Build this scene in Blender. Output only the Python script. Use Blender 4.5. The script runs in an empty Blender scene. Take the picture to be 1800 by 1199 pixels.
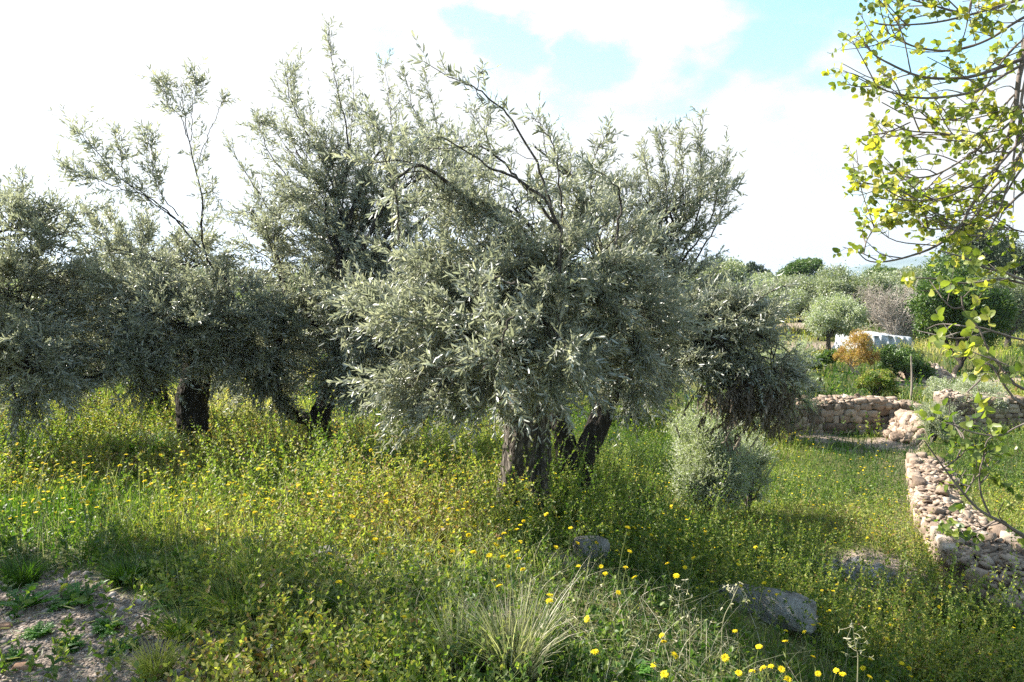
import bpy, math
import numpy as np
from math import radians, pi
S = bpy.context.scene
C = S.collection
rng = np.random.default_rng(7)

# ------------------------------------------------------------------ camera
CAMZ, PITCH, F = 1.65, radians(4.8), 1300.0
cam_d = bpy.data.cameras.new("camera"); cam = bpy.data.objects.new("camera", cam_d); C.objects.link(cam)
cam.location = (0, 0, CAMZ); cam.rotation_euler = (radians(90) - PITCH, 0, 0)
cam_d.sensor_width = 36; cam_d.lens = 26.0; cam_d.clip_start = 0.05; cam_d.clip_end = 9000
S.camera = cam
# ------------------------------------------------------------------ sun and sky
SUN_AZ, SUN_EL = radians(-70), radians(38)          # azimuth from +Y, negative = to the left
SUN_STRENGTH, SKY_CLOUD, SKY_BLUE, EXPOSURE = 5.0, 0.30, 0.11, 1.85
sd = np.array([math.sin(SUN_AZ) * math.cos(SUN_EL), math.cos(SUN_AZ) * math.cos(SUN_EL), math.sin(SUN_EL)])
sun_d = bpy.data.lights.new("sun", 'SUN'); sun = bpy.data.objects.new("sun", sun_d); C.objects.link(sun)
sun_d.energy = SUN_STRENGTH; sun_d.angle = radians(0.53); sun_d.color = (1.0, 0.945, 0.86)
sun.rotation_euler = (math.acos(sd[2]), 0, math.atan2(sd[1], sd[0]) + pi / 2)
sun.location = (-20, 10, 20)
W = bpy.data.worlds.new("World"); S.world = W; W.use_nodes = True
def world():
    nt = W.node_tree; N = nt.nodes; L = nt.links
    bg = N['Background']
    sky = N.new('ShaderNodeTexSky'); sky.sky_type = 'NISHITA'; sky.sun_disc = False
    sky.sun_elevation = SUN_EL; sky.sun_rotation = SUN_AZ % (2 * pi); sky.altitude = 100
    tc = N.new('ShaderNodeTexCoord')
    mp = N.new('ShaderNodeMapping'); mp.inputs['Scale'].default_value = (1, 1, 1.9)
    L.new(tc.outputs['Generated'], mp.inputs['Vector'])
    no = N.new('ShaderNodeTexNoise'); no.inputs['Scale'].default_value = 3.2; no.inputs['Detail'].default_value = 7
    no.inputs['Roughness'].default_value = .52; no.inputs['Distortion'].default_value = .35
    L.new(mp.outputs[0], no.inputs['Vector'])
    # openings in the cloud: directions on the sky where the blue shows through
    acc = None
    nv = N.new('ShaderNodeTexNoise'); nv.inputs['Scale'].default_value = 5; nv.inputs['Detail'].default_value = 8; nv.inputs['Roughness'].default_value = .6
    L.new(mp.outputs[0], nv.inputs['Vector'])
    nm_ = N.new('ShaderNodeVectorMath'); nm_.operation = 'MULTIPLY_ADD'; nm_.inputs[1].default_value = (.26, .26, .26); L.new(nv.outputs['Color'], nm_.inputs[0])
    no2 = N.new('ShaderNodeVectorMath'); no2.operation = 'ADD'; no2.inputs[1].default_value = (-.13, -.13, -.13); L.new(tc.outputs['Generated'], no2.inputs[0])
    L.new(no2.outputs[0], nm_.inputs[2]); warped = nm_.outputs[0]
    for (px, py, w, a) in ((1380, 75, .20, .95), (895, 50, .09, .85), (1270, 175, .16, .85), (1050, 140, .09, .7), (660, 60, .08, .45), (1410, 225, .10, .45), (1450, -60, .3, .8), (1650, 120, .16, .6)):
        dvec = pix_dir(px, py); dvec = dvec / np.linalg.norm(dvec)
        vm = N.new('ShaderNodeVectorMath'); vm.operation = 'DISTANCE'
        L.new(warped, vm.inputs[0]); vm.inputs[1].default_value = dvec
        mr = N.new('ShaderNodeMapRange'); mr.interpolation_type = 'SMOOTHSTEP'
        mr.inputs[1].default_value = 0; mr.inputs[2].default_value = w; mr.inputs[3].default_value = a; mr.inputs[4].default_value = 0
        L.new(vm.outputs['Value'], mr.inputs[0])
        if acc is None: acc = mr.outputs[0]
        else:
            m = N.new('ShaderNodeMath'); m.operation = 'MAXIMUM'; L.new(acc, m.inputs[0]); L.new(mr.outputs[0], m.inputs[1]); acc = m.outputs[0]
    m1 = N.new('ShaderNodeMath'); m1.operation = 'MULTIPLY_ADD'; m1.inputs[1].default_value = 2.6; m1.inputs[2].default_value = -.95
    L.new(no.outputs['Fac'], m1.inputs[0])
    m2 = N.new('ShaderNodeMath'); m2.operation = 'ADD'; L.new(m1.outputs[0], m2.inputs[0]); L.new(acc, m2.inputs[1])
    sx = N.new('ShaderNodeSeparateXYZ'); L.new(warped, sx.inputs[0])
    me_ = N.new('ShaderNodeMapRange'); me_.interpolation_type = 'SMOOTHSTEP'; me_.inputs[1].default_value = .50; me_.inputs[2].default_value = .72; me_.inputs[3].default_value = 0; me_.inputs[4].default_value = .7  # unseen sky overhead opened to blue, to lower the fill light
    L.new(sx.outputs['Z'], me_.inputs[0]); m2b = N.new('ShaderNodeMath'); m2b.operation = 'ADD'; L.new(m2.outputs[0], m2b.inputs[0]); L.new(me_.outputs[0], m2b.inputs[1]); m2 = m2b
    mb = N.new('ShaderNodeMapRange'); mb.interpolation_type = 'SMOOTHSTEP'; mb.inputs[1].default_value = .15; mb.inputs[2].default_value = -.25; mb.inputs[3].default_value = 0; mb.inputs[4].default_value = .6  # unseen sky behind the viewer cleared of cloud, for deeper shadows
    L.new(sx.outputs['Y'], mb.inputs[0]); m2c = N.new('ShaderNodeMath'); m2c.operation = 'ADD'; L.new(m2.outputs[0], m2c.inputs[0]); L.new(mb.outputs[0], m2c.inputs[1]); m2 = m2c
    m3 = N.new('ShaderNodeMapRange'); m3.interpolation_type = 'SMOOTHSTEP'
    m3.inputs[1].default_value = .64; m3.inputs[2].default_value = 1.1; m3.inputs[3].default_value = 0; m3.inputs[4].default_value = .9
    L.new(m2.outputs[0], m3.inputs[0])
    sc = N.new('ShaderNodeVectorMath'); sc.operation = 'SCALE'; sc.inputs['Scale'].default_value = SKY_BLUE
    ti = N.new('ShaderNodeVectorMath'); ti.operation = 'MULTIPLY'; ti.inputs[1].default_value = (.76, 1.02, .97)
    L.new(sky.outputs[0], ti.inputs[0]); L.new(ti.outputs[0], sc.inputs[0])
    mix = N.new('ShaderNodeMix'); mix.data_type = 'RGBA'
    mix.inputs[6].default_value = (SKY_CLOUD, SKY_CLOUD * .99, SKY_CLOUD * .97, 1)
    L.new(m3.outputs[0], mix.inputs[0]); L.new(sc.outputs[0], mix.inputs[7])
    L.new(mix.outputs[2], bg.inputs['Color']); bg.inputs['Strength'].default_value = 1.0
def pix_dir(px, py):
    u = (px - 900) / F; v = -(py - 599.5) / F
    return np.array([u, math.cos(PITCH) + v * math.sin(PITCH), -math.sin(PITCH) + v * math.cos(PITCH)])
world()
S.view_settings.view_transform = 'Standard'; S.view_settings.look = 'None'
S.view_settings.exposure = EXPOSURE; S.view_settings.gamma = 1.0; S.view_settings.use_curve_mapping = False
cy = S.cycles
cy.max_bounces = 8; cy.diffuse_bounces = 4; cy.glossy_bounces = 2; cy.transmission_bounces = 5; cy.volume_bounces = 0
cy.transparent_max_bounces = 8; cy.sample_clamp_indirect = 3.0; cy.use_denoising = False

def P(px, py, d):
    """world point seen at photo pixel (px, py) at distance d along +Y"""
    v = pix_dir(px, py); return np.array([0, 0, CAMZ]) + v * (d / v[1])

# ------------------------------------------------------------------ terrain
def sstep(a, b, x):
    t = np.clip((np.asarray(x, float) - a) / (b - a), 0, 1); return t * t * (3 - 2 * t)
_wd = np.random.default_rng(3)
_k = _wd.normal(size=(26, 2)); _k /= np.linalg.norm(_k, axis=1)[:, None]
_ph = _wd.uniform(0, 6.28, 26); _fr = np.geomspace(.35, 9, 26)
def wob(x, y, lo=0, hi=26):
    r = 0
    for i in range(lo, hi): r = r + np.sin((x * _k[i, 0] + y * _k[i, 1]) * _fr[i] + _ph[i]) / _fr[i] ** .8
    return r
WALL = np.array([[4.75, 5.75], [4.45, 6.5], [5.05, 8.5], [6.15, 10.8], [6.9, 12.2], [7.3, 12.95]])
WALL_HW = np.array([.40, .38, .26, .19, .17, .17])
def wall_x(y): return np.interp(y, WALL[:, 1], WALL[:, 0])
def back_y(x): return np.where(x < 7.9, 14.55, 12.75 - .18 * (x - 7.9))
def terrain(x, y):
    x = np.asarray(x, float); y = np.asarray(y, float)
    q = .06 * (y - 3) + np.where(x > 0, .12 * x + .07 * x * x, np.maximum(.03 * x, -.25))
    s = np.clip(q, 0, 1); s = s + .08 * np.exp(-((q - 1) / .15) ** 2) * -1
    z = -1.3 * s
    z2 = -1.0
    t2 = sstep(-.12, .12, x - wall_x(y)) * sstep(3.5, 5.6, y)
    z = z * (1 - t2) + z2 * t2
    yb = back_y(x)
    t3 = np.where(x > 4.2, sstep(-.12, .12, y - yb), sstep(13.5, 19, y))
    z3 = -.78 - .004 * np.clip(y - 20, 0, 60) + .0
    z = z * (1 - t3) + z3 * t3
    dx = np.abs(x - wall_x(y)) / np.interp(y, WALL[:, 1], WALL_HW); z = z - .4 * (1 - sstep(.55, .95, dx)) * (y > 5.8) * (y < 11)
    amp = np.clip(.012 + .0012 * np.hypot(x, y), 0, .25)
    return z + amp * wob(x, y, 0, 12) + .006 * wob(x * 3, y * 3, 8, 26)
def gravel_mask(x, y):
    e = y - 4.02 + .2 * wob(x * 2, y * 2, 6, 22)
    f = x + 1.25 + (y - 3.0) * .50 + .2 * wob(y * 2, x * 2, 6, 22)
    return (1 - sstep(-.12, .12, e)) * (1 - sstep(-.15, .15, f)) * sstep(-4.8, -4.0, x)
def bare_mask(x, y):
    m = np.zeros_like(np.asarray(x, float))
    for (px, py, rx, ry) in ((1450, 768, .9, .8), (1560, 775, .6, .6), (1500, 1005, .42, .35), (700, 772, .9, .5), (1680, 675, 1.5, 1.2), (1380, 572, 4, 2.5), (1420, 612, 3, 1.2), (1000, 985, .3, .25), (560, 985, .25, .12), (860, 1075, .22, .15)):
        c = GP(px, py)
        m = np.maximum(m, 1 - sstep(.6, 1.25, np.hypot((x - c[0]) / rx, (y - c[1]) / ry) + .16 * wob(x * 2.5, y * 2.5, 4, 20)))
    m = np.maximum(m, .3 * np.exp(-((x - wall_x(y) + .1) / .5) ** 2) * (y > 6) * (y < 13) * (x < wall_x(y)))
    return m
def GP(px, py, off=0.0, dmin=1.5, dmax=400):
    """point of the ground (raised by off) seen at photo pixel (px, py)"""
    v = pix_dir(px, py); v = v / v[1]
    d = np.geomspace(dmin, dmax, 900)
    z = CAMZ + v[2] * d; g = terrain(v[0] * d, d) + off
    k = np.argmax(z < g)
    if not (z < g).any(): k = len(d) - 1
    d0 = d[k]; x = v[0] * d0
    return np.array([x, d0, float(terrain(x, d0))])

# ------------------------------------------------------------------ mesh helpers
def mesh(name, V, Q=None, T=None, rnd=None, smooth=False, extra=None):
    V = np.ascontiguousarray(V, dtype=np.float32); me = bpy.data.meshes.new(name)
    nq = 0 if Q is None else len(Q); ntr = 0 if T is None else len(T)
    me.vertices.add(len(V)); me.vertices.foreach_set('co', V.ravel())
    idx = []
    if nq: idx.append(np.asarray(Q, dtype=np.int32).ravel())
    if ntr: idx.append(np.asarray(T, dtype=np.int32).ravel())
    idx = np.concatenate(idx); me.loops.add(len(idx)); me.loops.foreach_set('vertex_index', idx)
    me.polygons.add(nq + ntr)
    st = np.concatenate([np.arange(nq) * 4, nq * 4 + np.arange(ntr) * 3]).astype(np.int32)
    me.polygons.foreach_set('loop_start', st)
    if smooth: me.polygons.foreach_set('use_smooth', np.ones(nq + ntr, dtype=bool))
    if rnd is not None:
        a = me.attributes.new('rnd', 'FLOAT', 'POINT'); a.data.foreach_set('value', np.asarray(rnd, dtype=np.float32))
    for k, v in (extra or {}).items():
        a = me.attributes.new(k, 'FLOAT', 'POINT'); a.data.foreach_set('value', np.asarray(v, dtype=np.float32))
    me.update(calc_edges=True); me.validate()
    return me
class Geo:
    def __init__(s): s.V = []; s.Q = []; s.T = []; s.R = []; s.n = 0
    def add(s, V, Q=None, T=None, rnd=0.5):
        V = np.asarray(V, float).reshape(-1, 3)
        s.V.append(V); s.R.append(np.broadcast_to(np.asarray(rnd, float), (len(V),)))
        if Q is not None and len(Q): s.Q.append(np.asarray(Q) + s.n)
        if T is not None and len(T): s.T.append(np.asarray(T) + s.n)
        s.n += len(V)
    def mesh(s, name, smooth=False):
        return mesh(name, np.concatenate(s.V), np.concatenate(s.Q) if s.Q else None, np.concatenate(s.T) if s.T else None, np.concatenate(s.R), smooth)
def place(name, me, mat, parent=None, loc=(0, 0, 0), **tags):
    o = bpy.data.objects.new(name, me); C.objects.link(o); o.location = loc
    if me is not None and mat is not None and len(me.materials) == 0: me.materials.append(mat)
    if parent is not None: o.parent = parent
    for k, v in tags.items(): o[k] = v
    return o
def shift(geo_mesh, loc):
    """re-origin a mesh built in world coordinates"""
    n = len(geo_mesh.vertices); co = np.empty(n * 3, np.float32); geo_mesh.vertices.foreach_get('co', co)
    co = co.reshape(-1, 3) - np.asarray(loc, np.float32); geo_mesh.vertices.foreach_set('co', co.ravel()); geo_mesh.update(); return geo_mesh
def nrm(v): return v / np.maximum(np.linalg.norm(v, axis=-1, keepdims=True), 1e-9)
def tubes(Pt, R, sides=3, cap=True, rough=0, seed=0):
    """Pt (N,K,3) R (N,K) -> V,Q"""
    Pt = np.asarray(Pt, float); N, K, _ = Pt.shape; R = np.broadcast_to(R, (N, K))
    t = nrm(np.gradient(Pt, axis=1))
    ref = np.broadcast_to(np.array([.31, .83, .11]), t.shape); b = nrm(np.cross(t, ref)); c = np.cross(t, b)
    an = np.linspace(0, 2 * pi, sides, endpoint=False)
    rr = R[..., None] * np.ones(sides)
    if rough:
        g = np.random.default_rng(seed); w = 0
        kk = np.arange(K)[None, :, None]; aa = an[None, None, :]
        for f, am in ((2, .5), (3, .45), (5, .35), (7, .3), (11, .22), (16, .15)):
            w = w + am * np.sin(f * aa + g.uniform(0, 6) + kk * g.uniform(-.35, .35)) * (1 + .3 * np.sin(kk * g.uniform(.2, .7)))
        rr = rr * (1 + rough * w + rough * .5 * g.normal(size=(N, K, sides)))
    V = Pt[:, :, None] + rr[..., None] * (np.cos(an)[None, None, :, None] * b[:, :, None] + np.sin(an)[None, None, :, None] * c[:, :, None])
    i = np.arange(N)[:, None, None]; k = np.arange(K - 1)[None, :, None]; s = np.arange(sides)[None, None]
    s2 = (s + 1) % sides; base = i * K * sides
    Q = np.stack([base + k * sides + s, base + k * sides + s2, base + (k + 1) * sides + s2, base + (k + 1) * sides + s], -1).reshape(-1, 4)
    return V.reshape(-1, 3), Q
def catmull(pts, n):
    pts = np.asarray(pts, float)
    if len(pts) == 2: return pts[0] + (pts[1] - pts[0]) * np.linspace(0, 1, n)[:, None]
    p = np.vstack([2 * pts[0] - pts[1], pts, 2 * pts[-1] - pts[-2]])
    u = np.linspace(0, len(pts) - 1 - 1e-6, n); i = u.astype(int); t = (u - i)[:, None]
    a, b, c, d = p[i], p[i + 1], p[i + 2], p[i + 3]
    return .5 * (2 * b + (c - a) * t + (2 * a - 5 * b + 4 * c - d) * t ** 2 + (3 * b - a - 3 * c + d) * t ** 3)

LEAF_A = np.array([[0, 0, 0], [.3, .5, .16], [.7, .42, .13], [1, 0, 0], [.7, -.42, .13], [.3, -.5, .16]])
LEAF_AQ = np.array([[0, 3, 2, 1], [0, 5, 4, 3]])
LEAF_B = np.array([[0, 0, 0], [.16, .4, .08], [.55, .5, .1], [.9, .28, .06], [1, 0, 0], [.9, -.28, .06], [.55, -.5, .1], [.16, -.4, .08], [.5, 0, 0]])
LEAF_BQ = np.array([[0, 8, 2, 1], [8, 4, 3, 2], [0, 7, 6, 8], [8, 6, 5, 4]])
LEAF_C = np.array([[0, -.5, 0], [0, .5, 0], [.55, .42, 0], [.55, -.42, 0], [1, .05, 0], [1, -.05, 0]])
LEAF_CQ = np.array([[0, 3, 2, 1], [3, 5, 4, 2]])
def leaves(pos, ax, nm, L, Wd, curl=.12, tmpl=LEAF_A, tq=LEAF_AQ):
    ax = nrm(ax); nm = nrm(nm - (nm * ax).sum(-1, keepdims=True) * ax); b = np.cross(nm, ax)
    L = np.broadcast_to(L, len(pos)); Wd = np.broadcast_to(Wd, len(pos)); curl = np.broadcast_to(curl, len(pos))
    t = tmpl
    V = pos[:, None] + ax[:, None] * (L[:, None] * t[:, 0])[..., None] + b[:, None] * (Wd[:, None] * t[:, 1])[..., None] \
        + nm[:, None] * (Wd[:, None] * t[:, 2] - (curl * L)[:, None] * t[:, 0] ** 2)[..., None]
    Q = (np.arange(len(pos))[:, None, None] * len(t) + tq).reshape(-1, 4)
    return V.reshape(-1, 3), Q
def rand_unit(g, n):
    return nrm(g.normal(size=(n, 3)))
def perp(t, g):
    r = rand_unit(g, len(t)); return nrm(np.cross(t, r))

def foliage(g, st, dr, ln, bend, spacing, leafL, leafW, ang=(.5, 1.1), curl=.1, G=None, TW=None, tw_r=.0013, start=.12, droop=0, tmpl=LEAF_A, tq=LEAF_AQ, rbase=None, single=False, jit=.25):
    """leafy shoots: st,dr,bend (N,3), ln (N)"""
    N = len(st); dr = nrm(dr)
    K = 6; tt = np.linspace(0, 1, K)
    Pt = st[:, None] + dr[:, None] * (ln[:, None] * tt)[..., None] + bend[:, None] * (ln[:, None] * tt ** 2)[..., None]
    if TW is not None:
        V, Q = tubes(Pt, tw_r * (1.25 - .8 * tt)[None], 3); TW.add(V, Q, rnd=.5)
    nn = np.maximum(2, (ln * (1 - start) / spacing).astype(int))
    si = np.repeat(np.arange(N), nn); off = np.concatenate([np.arange(k) for k in nn])
    t = start + (1 - start) * (off + g.uniform(.2, .8, len(si))) / nn[si]
    pos = st[si] + dr[si] * (ln[si] * t)[:, None] + bend[si] * (ln[si] * t ** 2)[:, None]
    tan = nrm(dr[si] + 2 * bend[si] * t[:, None])
    ref = perp(dr, g)[si]; s1 = nrm(np.cross(tan, ref)); s2 = np.cross(tan, s1)
    ph = off * (pi / 2) + g.normal(0, .3, len(si))
    side = s1 * np.cos(ph)[:, None] + s2 * np.sin(ph)[:, None]
    reps = (1,) if single else (1, -1)
    out_p, out_a, out_n, out_l, out_i = [], [], [], [], []
    for sg in reps:
        keep = g.random(len(si)) > .1
        a = g.uniform(ang[0], ang[1], len(si)) * (1.1 - .55 * t)
        axv = tan * np.cos(a)[:, None] + side * (sg * np.sin(a))[:, None] + g.normal(0, jit, (len(si), 3)) + np.array([0, 0, -droop])
        axv = nrm(axv); nmv = tan - (tan * axv).sum(-1, keepdims=True) * axv + g.normal(0, .5, (len(si), 3)) + np.array([0, 0, .15])
        out_p.append(pos[keep]); out_a.append(axv[keep]); out_n.append(nmv[keep])
        out_l.append((g.uniform(.7, 1.15, len(si)) * (1.05 - .35 * t ** 3))[keep]); out_i.append(si[keep])
    pos = np.concatenate(out_p); axv = np.concatenate(out_a); nmv = np.concatenate(out_n); sc = np.concatenate(out_l); ii = np.concatenate(out_i)
    V, Q = leaves(pos, axv, nmv, leafL * sc, leafW * sc * g.uniform(.8, 1.2, len(sc)), g.normal(curl, .1, len(sc)), tmpl, tq)
    sr = (g.random(N) if rbase is None else rbase)[ii]
    r = np.clip(.55 * sr + .45 * g.random(len(ii)), 0, 1)
    G.add(V, Q, rnd=np.repeat(r, len(tmpl)))
    return len(ii)

# ------------------------------------------------------------------ materials
def newmat(name):
    m = bpy.data.materials.new(name); m.use_nodes = True; nt = m.node_tree
    for n in list(nt.nodes): nt.nodes.remove(n)
    out = nt.nodes.new('ShaderNodeOutputMaterial'); return m, nt, out
def ramp(nt, stops, fac):
    r = nt.nodes.new('ShaderNodeValToRGB'); e = r.color_ramp.elements
    while len(e) < len(stops): e.new(.5)
    for el, (p, c) in zip(e, stops): el.position = p; el.color = (*c, 1)
    if fac is not None: nt.links.new(fac, r.inputs[0])
    return r.outputs[0]
def attr(nt, name):
    a = nt.nodes.new('ShaderNodeAttribute'); a.attribute_name = name; return a.outputs['Fac']
def mixc(nt, f, a, b):
    m = nt.nodes.new('ShaderNodeMix'); m.data_type = 'RGBA'
    for s, v in ((0, f), (6, a), (7, b)):
        if hasattr(v, 'default_value') or hasattr(v, 'is_linked'): nt.links.new(v, m.inputs[s])
        else: m.inputs[s].default_value = v if s == 0 else (*v, 1)
    return m.outputs[2]
def leaf_mat(name, top, under=None, trans=.3, rough=.42, spec=.5, tcol=None):
    m, nt, out = newmat(name); N = nt.nodes; L = nt.links
    ct = ramp(nt, top, attr(nt, 'rnd'))
    if under:
        cu = ramp(nt, under, attr(nt, 'rnd')); ge = N.new('ShaderNodeNewGeometry')
        col = mixc(nt, ge.outputs['Backfacing'], ct, cu)
    else: col = ct
    p = N.new('ShaderNodeBsdfPrincipled'); L.new(col, p.inputs['Base Color']); p.inputs['Roughness'].default_value = rough
    p.inputs['Specular IOR Level'].default_value = spec
    t = N.new('ShaderNodeBsdfTranslucent')
    tc = ramp(nt, tcol or [(q, (min(1, c[0] * 1.7), min(1, c[1] * 2.0), c[2] * .8)) for q, c in top], attr(nt, 'rnd'))
    L.new(tc, t.inputs['Color'])
    mx = N.new('ShaderNodeMixShader'); mx.inputs[0].default_value = trans
    L.new(p.outputs[0], mx.inputs[1]); L.new(t.outputs[0], mx.inputs[2]); L.new(mx.outputs[0], out.inputs['Surface'])
    return m
def noise(nt, scale, detail=4, rough=.55, vec=None, dist=0):
    n = nt.nodes.new('ShaderNodeTexNoise'); n.inputs['Scale'].default_value = scale; n.inputs['Detail'].default_value = detail
    n.inputs['Roughness'].default_value = rough; n.inputs['Distortion'].default_value = dist
    if vec is not None: nt.links.new(vec, n.inputs['Vector'])
    return n.outputs['Fac']
def objco(nt, scale=(1, 1, 1)):
    t = nt.nodes.new('ShaderNodeTexCoord'); m = nt.nodes.new('ShaderNodeMapping'); m.inputs['Scale'].default_value = scale
    nt.links.new(t.outputs['Object'], m.inputs[0]); return m.outputs[0]
def bump(nt, h, dist, strength=1.0):
    b = nt.nodes.new('ShaderNodeBump'); b.inputs['Distance'].default_value = dist; b.inputs['Strength'].default_value = strength
    nt.links.new(h, b.inputs['Height']); return b.outputs[0]
def solid_mat(name, stops, scale, rough=.85, bscale=None, bdist=.01, co=(1, 1, 1), use_rnd=0, spec=.3):
    m, nt, out = newmat(name); v = objco(nt, co)
    f = noise(nt, scale, 6, .6, v)
    if use_rnd:
        ma = nt.nodes.new('ShaderNodeMix'); ma.inputs[0].default_value = use_rnd
        nt.links.new(f, ma.inputs[2]); nt.links.new(attr(nt, 'rnd'), ma.inputs[3]); f = ma.outputs[0]
    c = ramp(nt, stops, f)
    p = nt.nodes.new('ShaderNodeBsdfPrincipled'); nt.links.new(c, p.inputs['Base Color']); p.inputs['Roughness'].default_value = rough
    p.inputs['Specular IOR Level'].default_value = spec
    if bscale: nt.links.new(bump(nt, noise(nt, bscale, 10, .72, v), bdist), p.inputs['Normal'])
    nt.links.new(p.outputs[0], out.inputs[0]); return m

M_olive = leaf_mat('olive_leaf', [(0, (.05, .057, .038)), (.5, (.12, .13, .09)), (.85, (.27, .28, .20)), (1, (.42, .39, .18))],
                   [(0, (.29, .302, .265)), (.6, (.42, .432, .38)), (1, (.52, .53, .44))], trans=.34, rough=.40, spec=1.0, tcol=[(0, (.29, .325, .17)), (.7, (.45, .475, .28)), (1, (.55, .54, .28))])
M_olive_far = leaf_mat('distant_olive_leaf', [(0, (.12, .135, .08)), (.6, (.21, .225, .14)), (1, (.32, .32, .18))],
                       [(0, (.20, .235, .17)), (1, (.30, .33, .23))], trans=.25, rough=.45, spec=.5)
M_silver = leaf_mat('silvery_leaf', [(0, (.20, .215, .15)), (.6, (.32, .335, .25)), (1, (.42, .42, .30))],
                    [(0, (.27, .3, .23)), (1, (.36, .38, .29))], trans=.3, rough=.5)
M_dead = leaf_mat('dead_leaf', [(0, (.085, .065, .048)), (.6, (.17, .135, .105)), (1, (.29, .24, .19))], trans=.15, rough=.7, spec=.2)
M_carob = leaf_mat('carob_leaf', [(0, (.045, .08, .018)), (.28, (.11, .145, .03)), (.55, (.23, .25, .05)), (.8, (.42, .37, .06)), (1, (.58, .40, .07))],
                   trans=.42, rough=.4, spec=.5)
M_green = leaf_mat('broadleaf', [(0, (.03, .06, .015)), (.6, (.07, .12, .025)), (1, (.16, .2, .04))], trans=.28, rough=.45)
M_pine = leaf_mat('pine_needle', [(0, (.025, .045, .018)), (1, (.06, .085, .035))], trans=.1, rough=.55)
M_rust = leaf_mat('rust_leaf', [(0, (.20, .10, .03)), (.5, (.34, .20, .06)), (1, (.34, .30, .10))], trans=.35, rough=.6)
M_palm = leaf_mat('palm_leaf', [(0, (.03, .055, .015)), (1, (.07, .11, .03))], trans=.15, rough=.4)
M_grass = leaf_mat('grass_blade', [(0, (.022, .058, .010)), (.3, (.06, .115, .016)), (.55, (.16, .20, .035)), (.8, (.32, .30, .08)), (1, (.42, .36, .17))], trans=.42, rough=.5, spec=.35)
M_weed = leaf_mat('weed_leaf', [(0, (.024, .058, .012)), (.25, (.06, .11, .018)), (.5, (.16, .20, .04)), (.73, (.33, .31, .08)), (.86, (.20, .10, .045)), (1, (.36, .29, .18))], trans=.40, rough=.5, spec=.35)
M_rosette = leaf_mat('rosette_leaf', [(0, (.035, .10, .012)), (1, (.10, .22, .03))], trans=.4, rough=.45)
M_dry = leaf_mat('dry_straw', [(0, (.13, .15, .07)), (.35, (.25, .24, .15)), (.7, (.38, .34, .24)), (1, (.50, .45, .34))], trans=.3, rough=.6)
M_petal = leaf_mat('yellow_petal', [(0, (.74, .54, .01)), (1, (.80, .68, .03))], trans=.42, rough=.6, spec=.2, tcol=[(0, (.8, .6, .02)), (1, (.85, .74, .05))])
M_white = leaf_mat('white_petal', [(0, (.72, .72, .70)), (1, (.8, .76, .8))], trans=.3, rough=.6, spec=.2)
M_stem = solid_mat('stem', [(.2, (.08, .11, .03)), (.8, (.17, .19, .06))], 30, .6)
M_twig = solid_mat('olive_twig', [(.3, (.10, .10, .07)), (.7, (.20, .19, .14))], 12, .8)
M_cartwig = solid_mat('carob_bark', [(.3, (.09, .07, .06)), (.55, (.16, .13, .11)), (.75, (.27, .24, .21))], 9, .8, 60, .003)
M_grey = solid_mat('bare_twig', [(.3, (.22, .18, .14)), (.7, (.38, .34, .29))], 5, .8)
M_core = solid_mat('wall_core', [(.3, (.10, .075, .055)), (.7, (.20, .155, .12))], 8, .95, 30, .02)
M_stone = solid_mat('dry_stone', [(.15, (.07, .048, .034)), (.36, (.19, .138, .10)), (.58, (.31, .235, .175)), (.85, (.44, .36, .285))], 9, .95, 38, .014, use_rnd=.5)
M_rock = solid_mat('grey_rock', [(.3, (.11, .10, .085)), (.46, (.27, .25, .22)), (.6, (.40, .375, .34)), (.75, (.50, .47, .43))], 9, .95, 28, .05)
M_pebble = solid_mat('gravel_stone', [(.25, (.14, .11, .09)), (.5, (.25, .20, .165)), (.8, (.40, .335, .285))], 20, .9, use_rnd=.7)
M_orange = solid_mat('orange_stone', [(.3, (.26, .14, .085)), (.7, (.36, .22, .14))], 12, .9, 50, .004)
M_wood = solid_mat('old_stake', [(.3, (.13, .11, .09)), (.7, (.26, .22, .18))], 14, .9, 40, .006)
def bark_mat(name, lo, mid, hi):
    m, nt, out = newmat(name); v = objco(nt, (1, 1, .22)); N = nt.nodes; L = nt.links
    vo = N.new('ShaderNodeTexVoronoi'); vo.inputs['Scale'].default_value = 38; vo.feature = 'F1'
    ad = N.new('ShaderNodeVectorMath'); ad.operation = 'ADD'
    nn = N.new('ShaderNodeTexNoise'); nn.inputs['Scale'].default_value = 7; nn.inputs['Detail'].default_value = 4; L.new(v, nn.inputs['Vector'])
    s2 = N.new('ShaderNodeVectorMath'); s2.operation = 'SCALE'; s2.inputs['Scale'].default_value = .12; L.new(nn.outputs['Color'], s2.inputs[0])
    L.new(v, ad.inputs[0]); L.new(s2.outputs[0], ad.inputs[1]); L.new(ad.outputs[0], vo.inputs['Vector'])
    n2 = noise(nt, 24, 8, .7, v)
    a = N.new('ShaderNodeMath'); a.operation = 'MULTIPLY_ADD'; a.inputs[1].default_value = .9; L.new(vo.outputs['Distance'], a.inputs[0]); L.new(n2, a.inputs[2])
    c = ramp(nt, [(.35, hi), (.62, mid), (.95, lo)], a.outputs[0])
    p = N.new('ShaderNodeBsdfPrincipled'); L.new(c, p.inputs['Base Color']); p.inputs['Roughness'].default_value = .92; p.inputs['Specular IOR Level'].default_value = .2
    iv = N.new('ShaderNodeMath'); iv.operation = 'MULTIPLY'; iv.inputs[1].default_value = -1; L.new(a.outputs[0], iv.inputs[0])
    L.new(bump(nt, iv.outputs[0], .022), p.inputs['Normal']); L.new(p.outputs[0], out.inputs[0]); return m
M_bark = bark_mat('olive_bark', (.055, .046, .038), (.21, .18, .15), (.40, .36, .315))
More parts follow.
